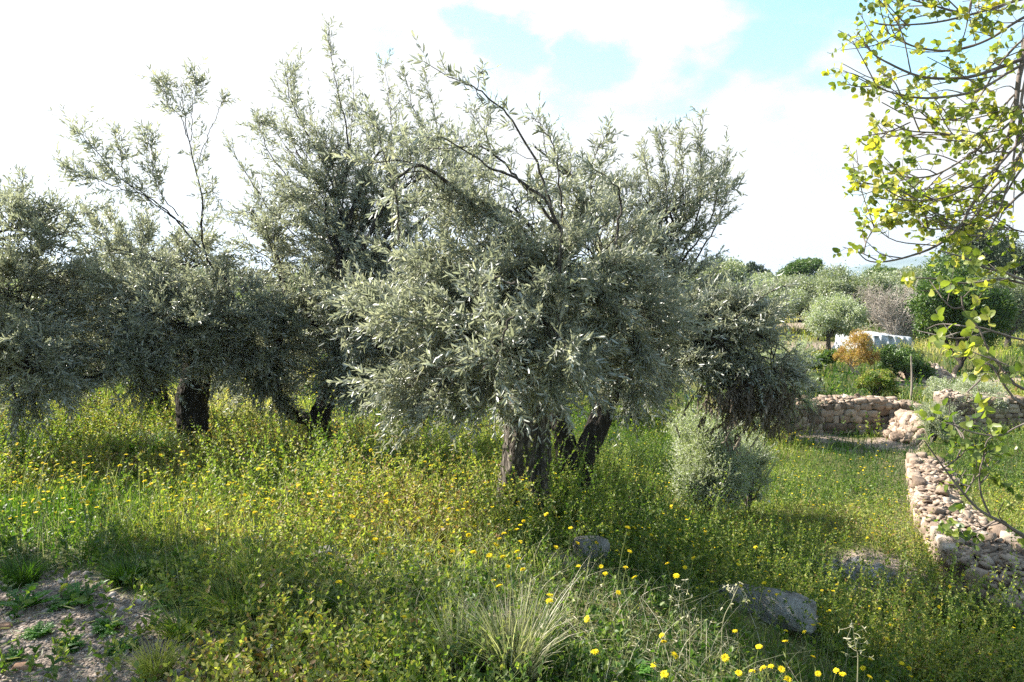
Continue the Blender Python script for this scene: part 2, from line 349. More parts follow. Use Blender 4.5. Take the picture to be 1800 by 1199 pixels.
M_bark_dark = bark_mat('dark_bark', (.03, .025, .02), (.075, .062, .05), (.15, .13, .11))

def ground_mat():
    m, nt, out = newmat('meadow_soil'); N = nt.nodes; L = nt.links; v = objco(nt)
    n1 = noise(nt, 1.3, 7, .6, v); n2 = noise(nt, 14, 6, .65, v); n3 = noise(nt, 90, 4, .6, v)
    mm = N.new('ShaderNodeMath'); mm.operation = 'MULTIPLY_ADD'; mm.inputs[1].default_value = .45; L.new(n2, mm.inputs[0]); 
    m5 = N.new('ShaderNodeMath'); m5.operation = 'MULTIPLY'; m5.inputs[1].default_value = .55; L.new(n1, m5.inputs[0]); L.new(m5.outputs[0], mm.inputs[2])
    grass = ramp(nt, [(.3, (.05, .055, .02)), (.46, (.075, .085, .025)), (.56, (.12, .115, .04)), (.7, (.17, .13, .07))], mm.outputs[0])
    vo = N.new('ShaderNodeTexVoronoi'); vo.inputs['Scale'].default_value = 75; L.new(v, vo.inputs['Vector'])
    g1 = ramp(nt, [(0, (.32, .255, .21)), (.5, (.21, .165, .13)), (1, (.12, .09, .07))], vo.outputs['Color'])
    bare = ramp(nt, [(.3, (.20, .15, .115)), (.7, (.38, .30, .24))], n2)
    c = mixc(nt, attr(nt, 'bare'), grass, bare); c = mixc(nt, attr(nt, 'gravel'), c, g1)
    p = N.new('ShaderNodeBsdfPrincipled'); L.new(c, p.inputs['Base Color']); p.inputs['Roughness'].default_value = .95; p.inputs['Specular IOR Level'].default_value = .15
    sm = N.new('ShaderNodeMath'); sm.operation = 'MULTIPLY_ADD'; sm.inputs[1].default_value = -.5; L.new(vo.outputs['Distance'], sm.inputs[0]); L.new(n2, sm.inputs[2])
    L.new(bump(nt, sm.outputs[0], .03, .8), p.inputs['Normal']); L.new(p.outputs[0], out.inputs[0]); return m
M_ground = ground_mat()

# ------------------------------------------------------------------ ground sheet and hills
def axis_coords(lo, hi, step, far, n):
    a = np.arange(lo, hi, step); g = np.geomspace(step * 1.2, far, n)
    return np.concatenate([(lo - g)[::-1], a, hi + g])
def build_ground():
    xs = axis_coords(-8, 12, .1, 3500, 55); ys = axis_coords(-5, 17, .1, 3500, 60)
    X, Y = np.meshgrid(xs, ys); Z = terrain(X, Y)
    far = sstep(120, 900, np.hypot(X, Y)); Z = Z * (1 - far) + far * -3.5
    nx, ny = len(xs), len(ys); i = np.arange(ny - 1)[:, None] * nx + np.arange(nx - 1)[None]
    Q = np.stack([i, i + 1, i + nx + 1, i + nx], -1).reshape(-1, 4)
    V = np.stack([X, Y, Z], -1).reshape(-1, 3)
    me = mesh('ground', V, Q, smooth=True, extra={'gravel': gravel_mask(X, Y).ravel(), 'bare': bare_mask(X, Y).ravel()})
    place('ground', me, M_ground, kind='structure')
build_ground()
def build_hills():
    M = solid_mat('hill_scrub', [(.35, (.05, .075, .05)), (.65, (.12, .14, .09))], .004, .95)
    # ridge profile: photo pixel -> height, at 2600 m
    prof = [(1000, 492), (1250, 491), (1400, 489), (1470, 487), (1500, 481), (1540, 466), (1580, 457), (1620, 450), (1660, 446), (1720, 455), (1800, 462), (1900, 468), (2100, 478), (2500, 486), (3200, 490)]
    d0 = 2600; n = 220; px = np.linspace(1000, 3200, n)
    hp = np.interp(px, [a for a, b in prof], [b for a, b in prof])
    top = np.array([P(a, b, d0)[[0, 2]] for a, b in zip(px, hp)])
    top[:, 1] += 2.5 * np.random.default_rng(1).normal(size=n).cumsum() * .15
    rows = []
    for k, t in enumerate(np.linspace(-1, 1, 15)):
        w = np.cos(t * pi / 2) ** 1.2
        z = -6 + (top[:, 1] + 6) * w + 2 * np.sin(top[:, 0] * .013 + k) * w * (1 - w) * 4
        rows.append(np.stack([top[:, 0], np.full(n, d0 + t * 700), z], -1))
    V = np.concatenate(rows); i = np.arange(14)[:, None] * n + np.arange(n - 1)[None]
    Q = np.stack([i, i + 1, i + n + 1, i + n], -1).reshape(-1, 4)
    place('hills', mesh('hills', V, Q, smooth=True), M, kind='structure')
build_hills()

# ------------------------------------------------------------------ trees
def root(name, label, cat, loc, group=None):
    o = bpy.data.objects.new(name, None); C.objects.link(o); o.location = loc; o.empty_display_size = .2
    o['label'] = label; o['category'] = cat
    if group: o['group'] = group
    return o
def limb_tube(G, a, b, r0, r1, g, sag=.15, n=14, sides=9, rough=.05):
    a = np.asarray(a, float); b = np.asarray(b, float); L = np.linalg.norm(b - a)
    m = (a + b) / 2 + np.array([0, 0, sag * L]) + g.normal(0, .06 * L, 3)
    pts = catmull([a, a * .55 + m * .45 + g.normal(0, .03 * L, 3), m, m * .4 + b * .6 + g.normal(0, .04 * L, 3), b], n)
    V, Q = tubes(pts[None], np.linspace(r0, r1, n)[None], sides, rough=rough, seed=int(g.integers(1e6)))
    G.add(V, Q); return pts

def olive(label, base, stems, lobes, leaders, leafL=.062, leafW=.0125, seed=0, dens=1.0, bark=None, leafmat=None, group=None, name='olive_tree', dead=None, spacing=.025, twig=True, cat='tree', sub=22, shl=(.15, .36)):
    """stems: list of (points, radii) for the trunk, in world coordinates; lobes: (px, py, depth, rx_px, rz_px, weight[, up])"""
    g = np.random.default_rng(seed); base = np.asarray(base, float)
    T = Geo(); forks = []
    for pts, rad in stems:
        n = 46; p = catmull(pts, n); r = np.interp(np.linspace(0, 1, n), np.linspace(0, 1, len(rad)), rad)
        V, Q = tubes(p[None], r[None] * (1 + .45 * np.exp(-np.linspace(0, 1, n) * 14))[None], 34, rough=.11, seed=int(g.integers(1e6))); T.add(V, Q)
        forks.append(p[-1]); forks.append(p[int(n * .72)])
    B = Geo(); LF = Geo(); TW = Geo(); st = []; dr = []; ln = []; bd = []
    forks = np.array(forks)
    def shoots(p, d, L, b):
        st.append(p); dr.append(d); ln.append(L); bd.append(b)
    for lb in lobes:
        px, py, d, rx, rz, w = lb[:6]; up = lb[6] if len(lb) > 6 else .5
        c = P(px, py, d); R = np.array([rx / F * d, .5 * (rx + rz) / F * d * 1.15, rz / F * d])
        f = forks[np.argmin(np.linalg.norm(forks - c, axis=1) + .3 * np.maximum(0, forks[:, 2] - c[2]))]
        Ld = np.linalg.norm(c - f)
        limb = limb_tube(B, f, c + np.array([0, 0, -.2 * R[2]]), min(.034, .012 + .010 * Ld), .008, g, .12)
        vol = R[0] * R[2]
        ns = int(max(4, sub * (.4 + vol * 3) * w))
        for _ in range(ns):
            u = rand_unit(g, 1)[0]; u[1] *= .9; tip = c + u * R * g.uniform(.45, 1.0)
            s0 = limb[int(g.integers(len(limb) // 2, len(limb)))]
            br = limb_tube(B, s0, tip, .006, .0025, g, .08, 9, 4, 0)
            k = int(max(4, 17 * dens * w))
            tpos = g.uniform(.25, 1, k); ip = (tpos * (len(br) - 1.01)).astype(int); fr = (tpos * (len(br) - 1.01) - ip)[:, None]
            p = br[ip] * (1 - fr) + br[ip + 1] * fr
            tang = nrm(br[ip + 1] - br[ip])
            outw = nrm((p - c) / R + 1e-6)
            d_ = nrm(tang * .7 + outw * .7 + rand_unit(g, k) * .75 + np.array([0, 0, 1.0]) * (up - .15))
            Ls = g.uniform(*shl, k); bnd = rand_unit(g, k) * .32 + np.array([0, 0, -.22 + .3 * up])
            shoots(p, d_, Ls, bnd)
    for ld in leaders:
        pts, d, r0, k, L0, spread = ld[:6]; tipk = ld[6] if len(ld) > 6 else .35
        w = [P(a, b, d if len(q) == 0 else q[0]) for a, b, *q in pts]
        n = 30; p = catmull(w, n); wv = np.cumsum(g.normal(0, .008, (n, 3)), 0); p = p + wv - wv[-1] * np.linspace(0, 1, n)[:, None]; V, Q = tubes(p[None], np.linspace(r0, .0018, n)[None], 6, rough=.03, seed=1); B.add(V, Q)
        t = g.uniform(.2, 1, k) ** .8; ip = np.minimum((t * (n - 1)).astype(int), n - 2); fr = (t * (n - 1) - ip)[:, None]
        q = p[ip] * (1 - fr) + p[ip + 1] * fr; tang = nrm(p[ip + 1] - p[ip])
        d_ = nrm(tang * .8 + perp(tang, g) * spread + np.array([0, 0, .25]))
        shoots(q, d_, L0 * g.uniform(.3, 1.25, k) * (1.15 - tipk * t), rand_unit(g, k) * .38 + np.array([0, 0, .02]))
    st = np.concatenate(st); dr = np.concatenate(dr); ln = np.concatenate(ln); bd = np.concatenate(bd)
    nl = foliage(g, st, dr, ln, bd, spacing, leafL, leafW, G=LF, TW=TW if twig else None)
    print(label[:40], 'shoots', len(st), 'leaves', nl)
    r = root(name, label, cat, base, group)
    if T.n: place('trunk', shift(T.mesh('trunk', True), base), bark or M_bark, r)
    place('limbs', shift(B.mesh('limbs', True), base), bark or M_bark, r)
    cr = place('crown', shift(LF.mesh('leaves'), base), leafmat or M_olive, r)
    if twig: place('twigs', shift(TW.mesh('twigs'), base), M_twig, cr)
    if dead:
        DB = Geo(); DL = Geo(); s, d2, l2, b2 = [], [], [], []
        for (a, b, d, rx, rz, k) in dead:
            c = P(a, b, d); R = np.array([rx, .6 * rx, rz]) / F * d
            f = forks[np.argmin(np.linalg.norm(forks - c, axis=1))]
            lm = limb_tube(DB, f, c + np.array([0, 0, R[2]]), .022, .01, g, .22)
            for _ in range(max(3, k // 5)):
                bc = c + rand_unit(g, 1)[0] * R * np.array([.9, .9, .55]) + np.array([0, 0, .3 * R[2]])
                tb0 = limb_tube(DB, lm[int(g.integers(8, 14))], bc, .007, .004, g, .1, 8, 4, 0)
                for _ in range(int(g.integers(4, 9))):
                    e = bc + np.array([g.normal(0, .16), g.normal(0, .16), -g.uniform(.1, 1.25) * R[2]])
                    tb = limb_tube(DB, bc, e, .004, .0015, g, .12, 9, 3, 0); m = int(g.integers(3, 9))
                    s.append(tb[g.integers(2, 9, m)]); d2.append(nrm(rand_unit(g, m) * .7 + np.array([0, 0, -.8]))); l2.append(g.uniform(.07, .22, m)); b2.append(rand_unit(g, m) * .2 + np.array([0, 0, -.25]))
        foliage(g, np.concatenate(s), np.concatenate(d2), np.concatenate(l2), np.concatenate(b2), .017, .052, .0125, ang=(.1, .5), curl=.3, G=DL, TW=DB, droop=.7)
        k1 = place('dead_branch', shift(DB.mesh('dead_branch'), base), M_bark_dark, r); k1['label'] = 'broken dead branch hanging with brown leaves'
        place('dead_leaves', shift(DL.mesh('dead_leaves'), base), M_dead, k1)
    return r

def trees():
    # A: the big olive in the middle
    bA = GP(918, 905); dA = bA[1]
    p1 = [P(908, 935, dA) , P(905, 880, dA), P(912, 810, dA), P(918, 740, dA), P(925, 660, dA), P(925, 590, dA)]
    p2 = [P(945, 905, dA + .12), P(943, 850, dA + .12), P(946, 790, dA + .14), P(945, 740, dA + .15), P(960, 660, dA + .15), P(975, 590, dA + .1), P(978, 500, dA)]
    olive('large silvery olive in the middle of the meadow with a thick pale-barked double trunk', bA,
          [(p1, [.19, .155, .135, .125, .10, .06]), (p2, [.11, .095, .088, .09, .07, .05, .035])],
          [(830, 560, 5.2, 165, 115, 1.0), (960, 500, 5.3, 150, 110, 1.0), (800, 430, 5.6, 140, 95, .9), (930, 640, 5.0, 150, 90, 1.0, .3),
           (1090, 560, 5.6, 135, 110, 1.0), (1060, 430, 5.7, 110, 85, .8), (770, 680, 5.2, 100, 55, .9, .0), (1110, 655, 5.8, 80, 42, .8, .1),
           (900, 350, 5.6, 120, 60, .55), (700, 300, 5.2, 55, 60, .5, .8), (700, 560, 5.4, 110, 110, .9), (855, 700, 5.5, 70, 40, .6, .0),
           (1160, 610, 6.0, 100, 85, .8), (990, 590, 4.7, 100, 80, .6), (850, 640, 4.5, 70, 50, .5, .1)],
          [([(978, 520), (976, 400), (930, 330), (860, 285), (790, 245), (735, 238)], 5.0, .016, 26, .2, .7),
           ([(976, 390), (905, 312), (830, 265), (745, 262)], 5.1, .012, 24, .2, .7),
           ([(976, 395), (940, 290), (895, 215), (850, 168), (800, 148), (745, 108)], 5.2, .01, 20, .19, .7),
           ([(852, 180), (851, 150), (850, 128)], 5.2, .004, 8, .09, .8),
           ([(1082, 430), (1089, 350), (1070, 312), (1038, 305)], 5.2, .010, 16, .17, .8),
           ([(990, 400), (985, 300), (962, 240), (935, 198)], 5.3, .008, 16, .16, .5),
           ([(905, 560), (880, 610), (830, 640), (760, 645)], 4.4, .008, 18, .22, .6),
           ([(905, 500), (880, 480), (850, 500), (830, 530)], 4.3, .007, 22, .2, .9),
           ([(700, 420), (690, 330), (668, 250), (650, 200)], 5.2, .008, 20, .17, .6),
           ([(1020, 400), (1035, 330), (1050, 260), (1070, 235)], 5.6, .008, 22, .18, .6)],
          leafL=.070, leafW=.0150, seed=11, dens=1.1)
    # B: V-forked olive behind, right
    bB = GP(1010, 872); dB = bB[1]
    q1 = [P(1012, 885, dB), P(1010, 850, dB), P(998, 800, dB), P(985, 740, dB), P(960, 660, dB)]
    q2 = [P(1012, 885, dB), P(1015, 850, dB), P(1022, 810, dB), P(1045, 760, dB), P(1075, 690, dB), P(1110, 600, dB)]
    olive('olive with a dark V-forked trunk just behind the double-trunked one, crown reaching far right', bB,
          [(q1, [.13, .12, .10, .085, .05]), (q2, [.13, .13, .12, .105, .08, .055])],
          [(1200, 530, 7.3, 125, 85, 1), (1290, 590, 7.0, 85, 80, 1, .3), (1180, 420, 7.6, 90, 75, .8, .8), (1225, 340, 7.6, 75, 85, .42, 1.1), (1160, 330, 7.7, 55, 75, .4, 1.1), (1100, 370, 7.7, 60, 60, .45, .9),
           (1200, 650, 7.0, 110, 65, .9, .1), (1335, 560, 6.8, 45, 60, .7, .2), (1010, 320, 7.9, 90, 75, .55, .9), (1060, 620, 7.6, 110, 70, .9, .2), (1110, 500, 7.6, 100, 90, 1), (1340, 640, 6.9, 60, 50, .7, 0), (940, 250, 7.8, 60, 40, .25, .9)],
          [([(1170, 500), (1175, 380), (1165, 290), (1157, 220)], 7.4, .011, 34, .24, .5), ([(1190, 480), (1225, 380), (1232, 290), (1236, 210)], 7.4, .011, 40, .24, .45),
           ([(1200, 460), (1250, 380), (1268, 310), (1280, 265)], 7.4, .010, 30, .22, .5), ([(1210, 480), (1262, 400), (1282, 350), (1296, 325)], 7.4, .009, 22, .2, .5),
           ([(1160, 470), (1145, 370), (1140, 300), (1128, 255)], 7.4, .008, 20, .2, .5), ([(1180, 460), (1205, 350), (1200, 280), (1196, 235)], 7.5, .008, 28, .22, .5),
           ([(1290, 560), (1330, 530), (1365, 508), (1392, 500)], 6.6, .006, 14, .15, .6)],
          leafL=.068, leafW=.0145, seed=12, dens=1.15, bark=M_bark_dark,
          dead=[(1285, 690, 6.8, 36, 70, 26), (1365, 665, 6.8, 40, 62, 26), (1325, 690, 7.0, 40, 60, 18)])
    # C: middle-left olive further back, tall wispy top
    bC = GP(562, 788); dC = bC[1]
    c1 = [P(565, 795, dC), P(563, 770, dC), P(562, 735, dC), P(575, 700, dC), P(600, 620, dC - .2), P(600, 520, dC - .4)]
    c2 = [P(562, 755, dC), P(545, 738, dC), P(515, 728, dC), P(490, 700, dC - .1), P(480, 640, dC - .3), P(500, 560, dC - .4)]
    olive('tall wispy-topped olive with a short dark forked trunk, left of the double-trunked one', bC,
          [(c1, [.15, .13, .125, .10, .08, .05]), (c2, [.07, .075, .065, .06, .05, .035])],
          [(570, 560, 8.3, 140, 105, 1.1), (620, 440, 8.6, 150, 105, 1.1), (560, 320, 8.8, 105, 85, .85, .8), (690, 350, 8.8, 105, 85, .85, .8), (480, 440, 8.6, 70, 90, .75),
           (640, 640, 8.2, 110, 70, 1, .1), (470, 610, 8.1, 80, 80, .9, .2), (470, 690, 8.3, 75, 36, .9, .1), (590, 240, 9.0, 80, 75, .42, 1.1), (520, 250, 9.0, 62, 75, .42, 1.1), (440, 350, 8.6, 60, 60, .4, .8), (840, 250, 8.1, 60, 45, .35, 1), (790, 260, 8.8, 85, 65, .55, .9), (740, 480, 8.0, 90, 90, .9),
           (600, 660, 8.2, 90, 40, .6, .1), (720, 600, 8.2, 80, 70, .8), (640, 540, 7.8, 75, 100, .8), (670, 690, 7.9, 70, 36, .6, .1), (430, 640, 8.2, 55, 55, .7, .1), (850, 330, 8.1, 80, 65, .7, .8), (690, 240, 8.9, 65, 60, .42, 1)],
          [([(600, 420), (607, 250), (592, 150), (578, 45)], 8.6, .014, 58, .30, .8, .75), ([(620, 400), (545, 250), (510, 170), (498, 112)], 8.6, .013, 55, .34, 1.0),
           ([(660, 400), (690, 260), (684, 180), (677, 112)], 8.7, .009, 30, .26, .9), ([(650, 400), (612, 300), (618, 200), (622, 115)], 8.7, .009, 22, .24, .8),
           ([(590, 430), (500, 300), (460, 235), (460, 215)], 8.5, .009, 32, .30, 1.0), ([(560, 450), (480, 370), (430, 290), (400, 245)], 8.4, .009, 18, .22, .5),
           ([(780, 400), (770, 260), (755, 170), (742, 120)], 8.7, .009, 30, .28, .9), ([(700, 400), (740, 250), (720, 180), (710, 130)], 8.7, .008, 20, .2, .45), ([(560, 440), (480, 400), (440, 375), (395, 378)], 8.4, .007, 9, .16, .5),
           ([(840, 400), (860, 280), (835, 210), (830, 190)], 8.7, .008, 14, .2, .5)],
          leafL=.068, leafW=.0145, seed=13, dens=.9, bark=M_bark_dark)
    # D: left olive with dark trunk
    bD = GP(342, 790); dD = bD[1]
    d1 = [P(345, 815, dD), P(343, 785, dD), P(340, 740, dD), P(340, 690, dD), P(355, 600, dD), P(390, 500, dD - .2)]
    olive('olive with a straight dark trunk at the left, one tall thin shoot above its crown', bD,
          [(d1, [.20, .175, .16, .16, .12, .06])],
          [(320, 560, 7.6, 120, 95, 1.1), (220, 520, 7.8, 115, 90, 1.1), (190, 620, 7.4, 110, 75, 1, .2), (320, 455, 8.0, 90, 45, .8), (110, 540, 7.8, 90, 85, .9), (410, 600, 7.8, 75, 65, 1, .2),
           (420, 530, 7.8, 75, 80, .9), (240, 655, 7.4, 80, 42, .85, .1), (190, 430, 8.2, 90, 60, .7, .8), (80, 660, 7.4, 80, 60, .8, .1)],
          [([(400, 500, 7.6), (362, 440), (352, 340), (330, 230), (318, 140)], 7.7, .014, 44, .26, 1.1, .1), ([(335, 250), (310, 200), (290, 165), (283, 140)], 7.7, .005, 40, .17, .9, .1), ([(335, 250), (345, 200), (350, 165), (345, 140)], 7.7, .004, 34, .17, .9, .1),
           ([(345, 300), (365, 235), (382, 190), (398, 172)], 7.7, .004, 14, .13, .6), ([(355, 440), (300, 375), (220, 320), (165, 260), (130, 222)], 7.6, .010, 56, .28, 1.1), ([(330, 400), (260, 350), (180, 320), (105, 295)], 7.6, .008, 56, .28, 1.1),
           ([(310, 380), (270, 320), (262, 270), (258, 222)], 7.6, .006, 50, .22, .8), ([(230, 330), (215, 290), (205, 260), (200, 222)], 7.6, .005, 32, .2, .8), ([(355, 400), (362, 350), (368, 320), (380, 350)], 7.7, .004, 10, .12, .8)],
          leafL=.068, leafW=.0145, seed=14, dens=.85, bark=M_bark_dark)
    # E: far left olive whose trunk is outside the frame
    bE = GP(-120, 790); dE = bE[1]
    e1 = [bE + np.array([0, 0, -.1]), bE + np.array([.05, 0, .5]), bE + np.array([.15, 0, 1.2]), bE + np.array([.4, -.1, 1.9])]
    olive('olive at the left edge with foliage hanging to the grass, trunk out of sight', bE,
          [(e1, [.2, .16, .13, .06])],
          [(40, 520, dE - .3, 110, 110, 1.1), (50, 640, dE - .8, 95, 75, 1.1, .1), (30, 390, dE, 85, 65, .7, .9), (110, 400, dE, 80, 65, .6, .9), (-60, 520, dE, 110, 130, .9), (-150, 450, dE, 110, 120, .8), (30, 705, dE - .9, 80, 40, .8, 0)],
          [([(30, 450), (35, 380), (38, 340), (40, 308)], dE, .008, 20, .22, .6), ([(90, 450), (80, 390), (55, 350), (10, 345)], dE, .007, 18, .22, .6)],
          leafL=.068, leafW=.0145, seed=15, dens=.88, bark=M_bark_dark, spacing=.022)
    # E2: trunk seen in shade behind D
    bF = GP(272, 732); dF = bF[1]
    f1 = [bF + np.array([0, 0, -.1]), P(272, 700, dF), P(268, 640, dF), P(285, 570, dF)]
    olive('dim shaded olive trunk with low foliage standing behind the straight-trunked left olive', bF,
          [(f1, [.2, .17, .16, .08])],
          [(180, 560, dF, 130, 90, .9), (330, 540, dF, 130, 90, .9), (250, 450, dF, 110, 60, .7), (420, 640, dF, 70, 60, .8, .1), (120, 660, dF, 90, 50, .8, .1)], [],
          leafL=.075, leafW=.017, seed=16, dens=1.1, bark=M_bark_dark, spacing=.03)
    # F: low olive crown seen between the trunks
    bG = GP(735, 752); dG = bG[1]
    g1 = [bG + np.array([0, 0, -.1]), bG + np.array([.0, 0, .4]), bG + np.array([.1, 0, 1.0])]
    olive('low olive far behind, between the short forked trunk and the double trunk', bG,
          [(g1, [.16, .13, .07])], [(690, 690, dG, 80, 45, 1, .1), (800, 690, dG, 80, 45, 1, .1), (740, 620, dG, 130, 70, .9), (850, 560, dG, 120, 80, .8), (640, 560, dG, 100, 80, .8)], [],
          leafL=.085, leafW=.02, seed=17, dens=1.1, bark=M_bark_dark, spacing=.034)
    bH = GP(1110, 742); dH = bH[1]
    olive('low olive far behind, seen right of the V-forked trunk', bH,
          [([bH + np.array([0, 0, -.1]), bH + np.array([0, 0, .5]), bH + np.array([.1, 0, 1.1])], [.16, .13, .07])],
          [(1110, 670, dH, 90, 45, .9, .1), (1080, 580, dH, 110, 70, .8), (1000, 640, dH, 80, 60, .8), (1190, 620, dH, 80, 60, .8)], [],
          leafL=.085, leafW=.02, seed=18, dens=1.0, bark=M_bark_dark, spacing=.034)
    # young silvery olives right of the big crown
    bI = GP(1405, 735); dI = bI[1] - 1.0
    bI = np.array([(1400 - 900) / F * dI, dI, float(terrain((1400 - 900) / F * dI, dI))])
    olive('pale young olive partly hidden behind the hanging dead branch, beside the stone wall', bI,
          [([bI, bI + np.array([0, 0, .4]), bI + np.array([0, 0, .8])], [.05, .04, .02])],
          [(1385, 640, dI, 45, 40, 1.0), (1350, 700, dI, 50, 50, 1.0), (1400, 690, dI, 28, 35, .6), (1300, 650, dI, 60, 45, .9)], [], leafL=.05, leafW=.012, seed=19, dens=1.3, leafmat=M_silver, spacing=.02, sub=30)
    # shrubby silver olive in the grass
    # olive outside the frame to the left: throws the shade over the track
    for k, (x, y, s, sc) in enumerate(((-5.3, 4.9, 31, 1.15), (-4.5, 3.4, 33, .85))):
        b0 = np.array([x, y, float(terrain(x, y))])
        def q(dx, dz, dy=0): return np.array([x + dx, y + dy, b0[2] + dz])
        lob = []
        for (dx, dz, rx) in ((0, 2.6, 1.0), (-.7, 2.2, .8), (.7, 2.1, .8), (0, 3.5, .95), (-.4, 4.3, .8)):
            c = q(dx, dz); v = c - np.array([0, 0, CAMZ]); cd = c[1]
            a = math.cos(PITCH) * v[1] - math.sin(PITCH) * v[2]; up_ = math.sin(PITCH) * v[1] + math.cos(PITCH) * v[2]
            lob.append((900 + F * v[0] / a, 599.5 - F * up_ / a, cd, rx * sc * F / cd, .62 * rx * F / cd, .45))
        olive(('olive just outside the frame on the left, shading the gravel track', 'second olive outside the frame on the left, behind the one that shades the track')[k], b0,
              [([q(0, -.1), q(0, .5), q(.05, 1.0), q(0, 1.8)], [.2, .16, .13, .06])], lob, [], leafL=.08, leafW=.02, seed=s, dens=1.6, spacing=.028)
trees()

# ------------------------------------------------------------------ carob tree, upper right
def carob():
    g = np.random.default_rng(40); base = np.array([4.6, 2.9, float(terrain(4.6, 2.9))])
    T = Geo(); B = Geo(); LF = Geo()
    tp = [base + np.array(v) for v in ((0, 0, -.1), (.05, 0, .6), (-.1, .05, 1.3), (-.3, .1, 2.1), (-.5, .1, 2.9))]
    V, Q = tubes(catmull(tp, 40)[None], np.interp(np.linspace(0, 1, 40), [0, .3, 1], [.24, .17, .09])[None], 28, rough=.06, seed=4); T.add(V, Q)
    hub = catmull(tp, 40)
    brs = []
    def branch(pts, d, r, root_=True):
        w = [P(a, b, q[0] if q else d) for a, b, *q in pts]
        if root_:
            h = hub[np.argmin(np.abs(hub[:, 2] - (w[0][2] - .35)))]
            w0 = w[0] + nrm(w[0] - w[1]) * .4 + np.array([.1, 0, 0]); w = [h, (h + w0) / 2, w0] + w
            p = catmull(w, 44); rr = np.interp(np.linspace(0, 1, 44), [0, .3, 1], [r * 1.1, r * .72, .0020])
        else:
            p = catmull(w, 30); rr = np.linspace(r, .0018, 30)
        V, Q = tubes(p[None], rr[None], 7, rough=.05, seed=int(g.integers(1e5))); B.add(V, Q); brs.append((p, root_, pts[0][1] < 470)); return p
    branch([(1800, 100), (1785, 190), (1770, 250), (1745, 310), (1705, 365), (1690, 395), (1650, 430), (1600, 450), (1555, 460), (1525, 458), (1505, 440)], 3.0, .0125)
    branch([(1812, 250), (1775, 300), (1730, 350), (1712, 395), (1680, 420)], 3.05, .011)
    branch([(1810, 100), (1740, 125), (1690, 137), (1620, 135), (1560, 110), (1530, 90), (1508, 57)], 3.0, .012)
    branch([(1810, 25), (1740, 68), (1680, 88), (1620, 85), (1575, 68), (1555, 50)], 3.1, .009)
    branch([(1810, -5), (1720, 22), (1640, 40), (1560, 44), (1530, 38)], 3.0, .009)
    branch([(1805, 110), (1720, 158), (1640, 172), (1590, 168), (1545, 155), (1510, 138)], 2.95, .009)
    branch([(1810, 215), (1740, 268), (1700, 250), (1660, 235), (1600, 230), (1565, 215)], 3.0, .008)
    branch([(1810, 190), (1735, 250), (1650, 305), (1590, 311), (1560, 298)], 3.1, .009)
    branch([(1810, 235), (1745, 300), (1680, 340), (1625, 352), (1575, 350)], 2.9, .009)
    branch([(1810, 330), (1760, 372), (1700, 395), (1650, 403), (1615, 398)], 3.0, .008)
    branch([(1810, 280), (1760, 350), (1720, 370), (1650, 385), (1600, 370)], 3.1, .007)
    branch([(1810, 60), (1760, 110), (1700, 200), (1650, 210), (1600, 205), (1550, 180)], 3.2, .007)
    branch([(1810, 410), (1770, 400), (1720, 395)], 3.3, .006)
    branch([(1810, 495), (1770, 480), (1730, 470), (1700, 455), (1650, 440)], 2.7, .009)
    branch([(1810, 500), (1760, 490), (1700, 498), (1640, 490), (1590, 488)], 2.75, .008)
    branch([(1720, -20), (1700, 20), (1640, 10), (1580, -5), (1520, 0)], 3.0, .008)
    branch([(1810, 150), (1770, 180), (1735, 230), (1700, 290), (1640, 330)], 3.15, .008)
    branch([(1806, 130), (1790, 230), (1770, 330), (1740, 400), (1700, 430)], 2.9, .009)
    # thin whips with a few leaves hanging free
    branch([(1600, 215), (1560, 232), (1515, 240)], 2.95, .003, False)
    branch([(1570, 310), (1560, 325), (1546, 328)], 3.0, .003, False)
    branch([(1518, 446), (1525, 420), (1545, 392)], 3.0, .003, False)
    # lower leafy branches in front of the field
    branch([(1812, 690), (1780, 670), (1762, 650), (1735, 610), (1720, 576), (1695, 545), (1690, 520)], 2.1, .006)
    branch([(1812, 600), (1770, 590), (1722, 576), (1700, 580), (1650, 596)], 2.15, .005)
    branch([(1812, 720), (1775, 690), (1740, 640), (1730, 660), (1700, 690)], 2.0, .005)
    branch([(1812, 740), (1760, 765), (1710, 760), (1665, 742)], 2.3, .004)
    branch([(1815, 948), (1765, 920), (1720, 895), (1680, 850), (1650, 810), (1625, 775)], 2.6, .010)
    branch([(1800, 945), (1760, 915), (1720, 932), (1680, 938), (1645, 930)], 2.6, .006)
    branch([(1740, 905), (1725, 870), (1722, 830), (1735, 790)], 2.6, .004, False)
    branch([(1695, 870), (1715, 840), (1740, 825)], 2.6, .003, False)
    branch([(1660, 822), (1690, 800), (1700, 780)], 2.6, .003, False)
    # side twigs
    twl = []
    for p, rt, hi in list(brs):
        lo = 14 if rt else 4; n = len(p)
        for _ in range((9 if hi else 2) if rt else 2):
            i = int(g.integers(lo, n - 2)); t = nrm(p[i + 1] - p[i]); L = g.uniform(.10, .34) * (1 if hi else .6)
            d = nrm(t * .9 + perp(t[None], g)[0] * .7 + np.array([-.25, 0, .12])); e = p[i] + d * L + np.array([0, 0, .12 * L])
            m = (p[i] + e) / 2 + g.normal(0, .02, 3); q = catmull([p[i], m, e], 10)
            ev = e - np.array([0, 0, CAMZ])
            if ev[0] / ev[1] < .42: continue
            V, Q = tubes(q[None], np.linspace(.003, .0014, 10)[None], 5); B.add(V, Q); twl.append(q)
    # pinnate leaves: rachis shoots with paired round leaflets
    st, dr, ln, bd, rb = [], [], [], [], []
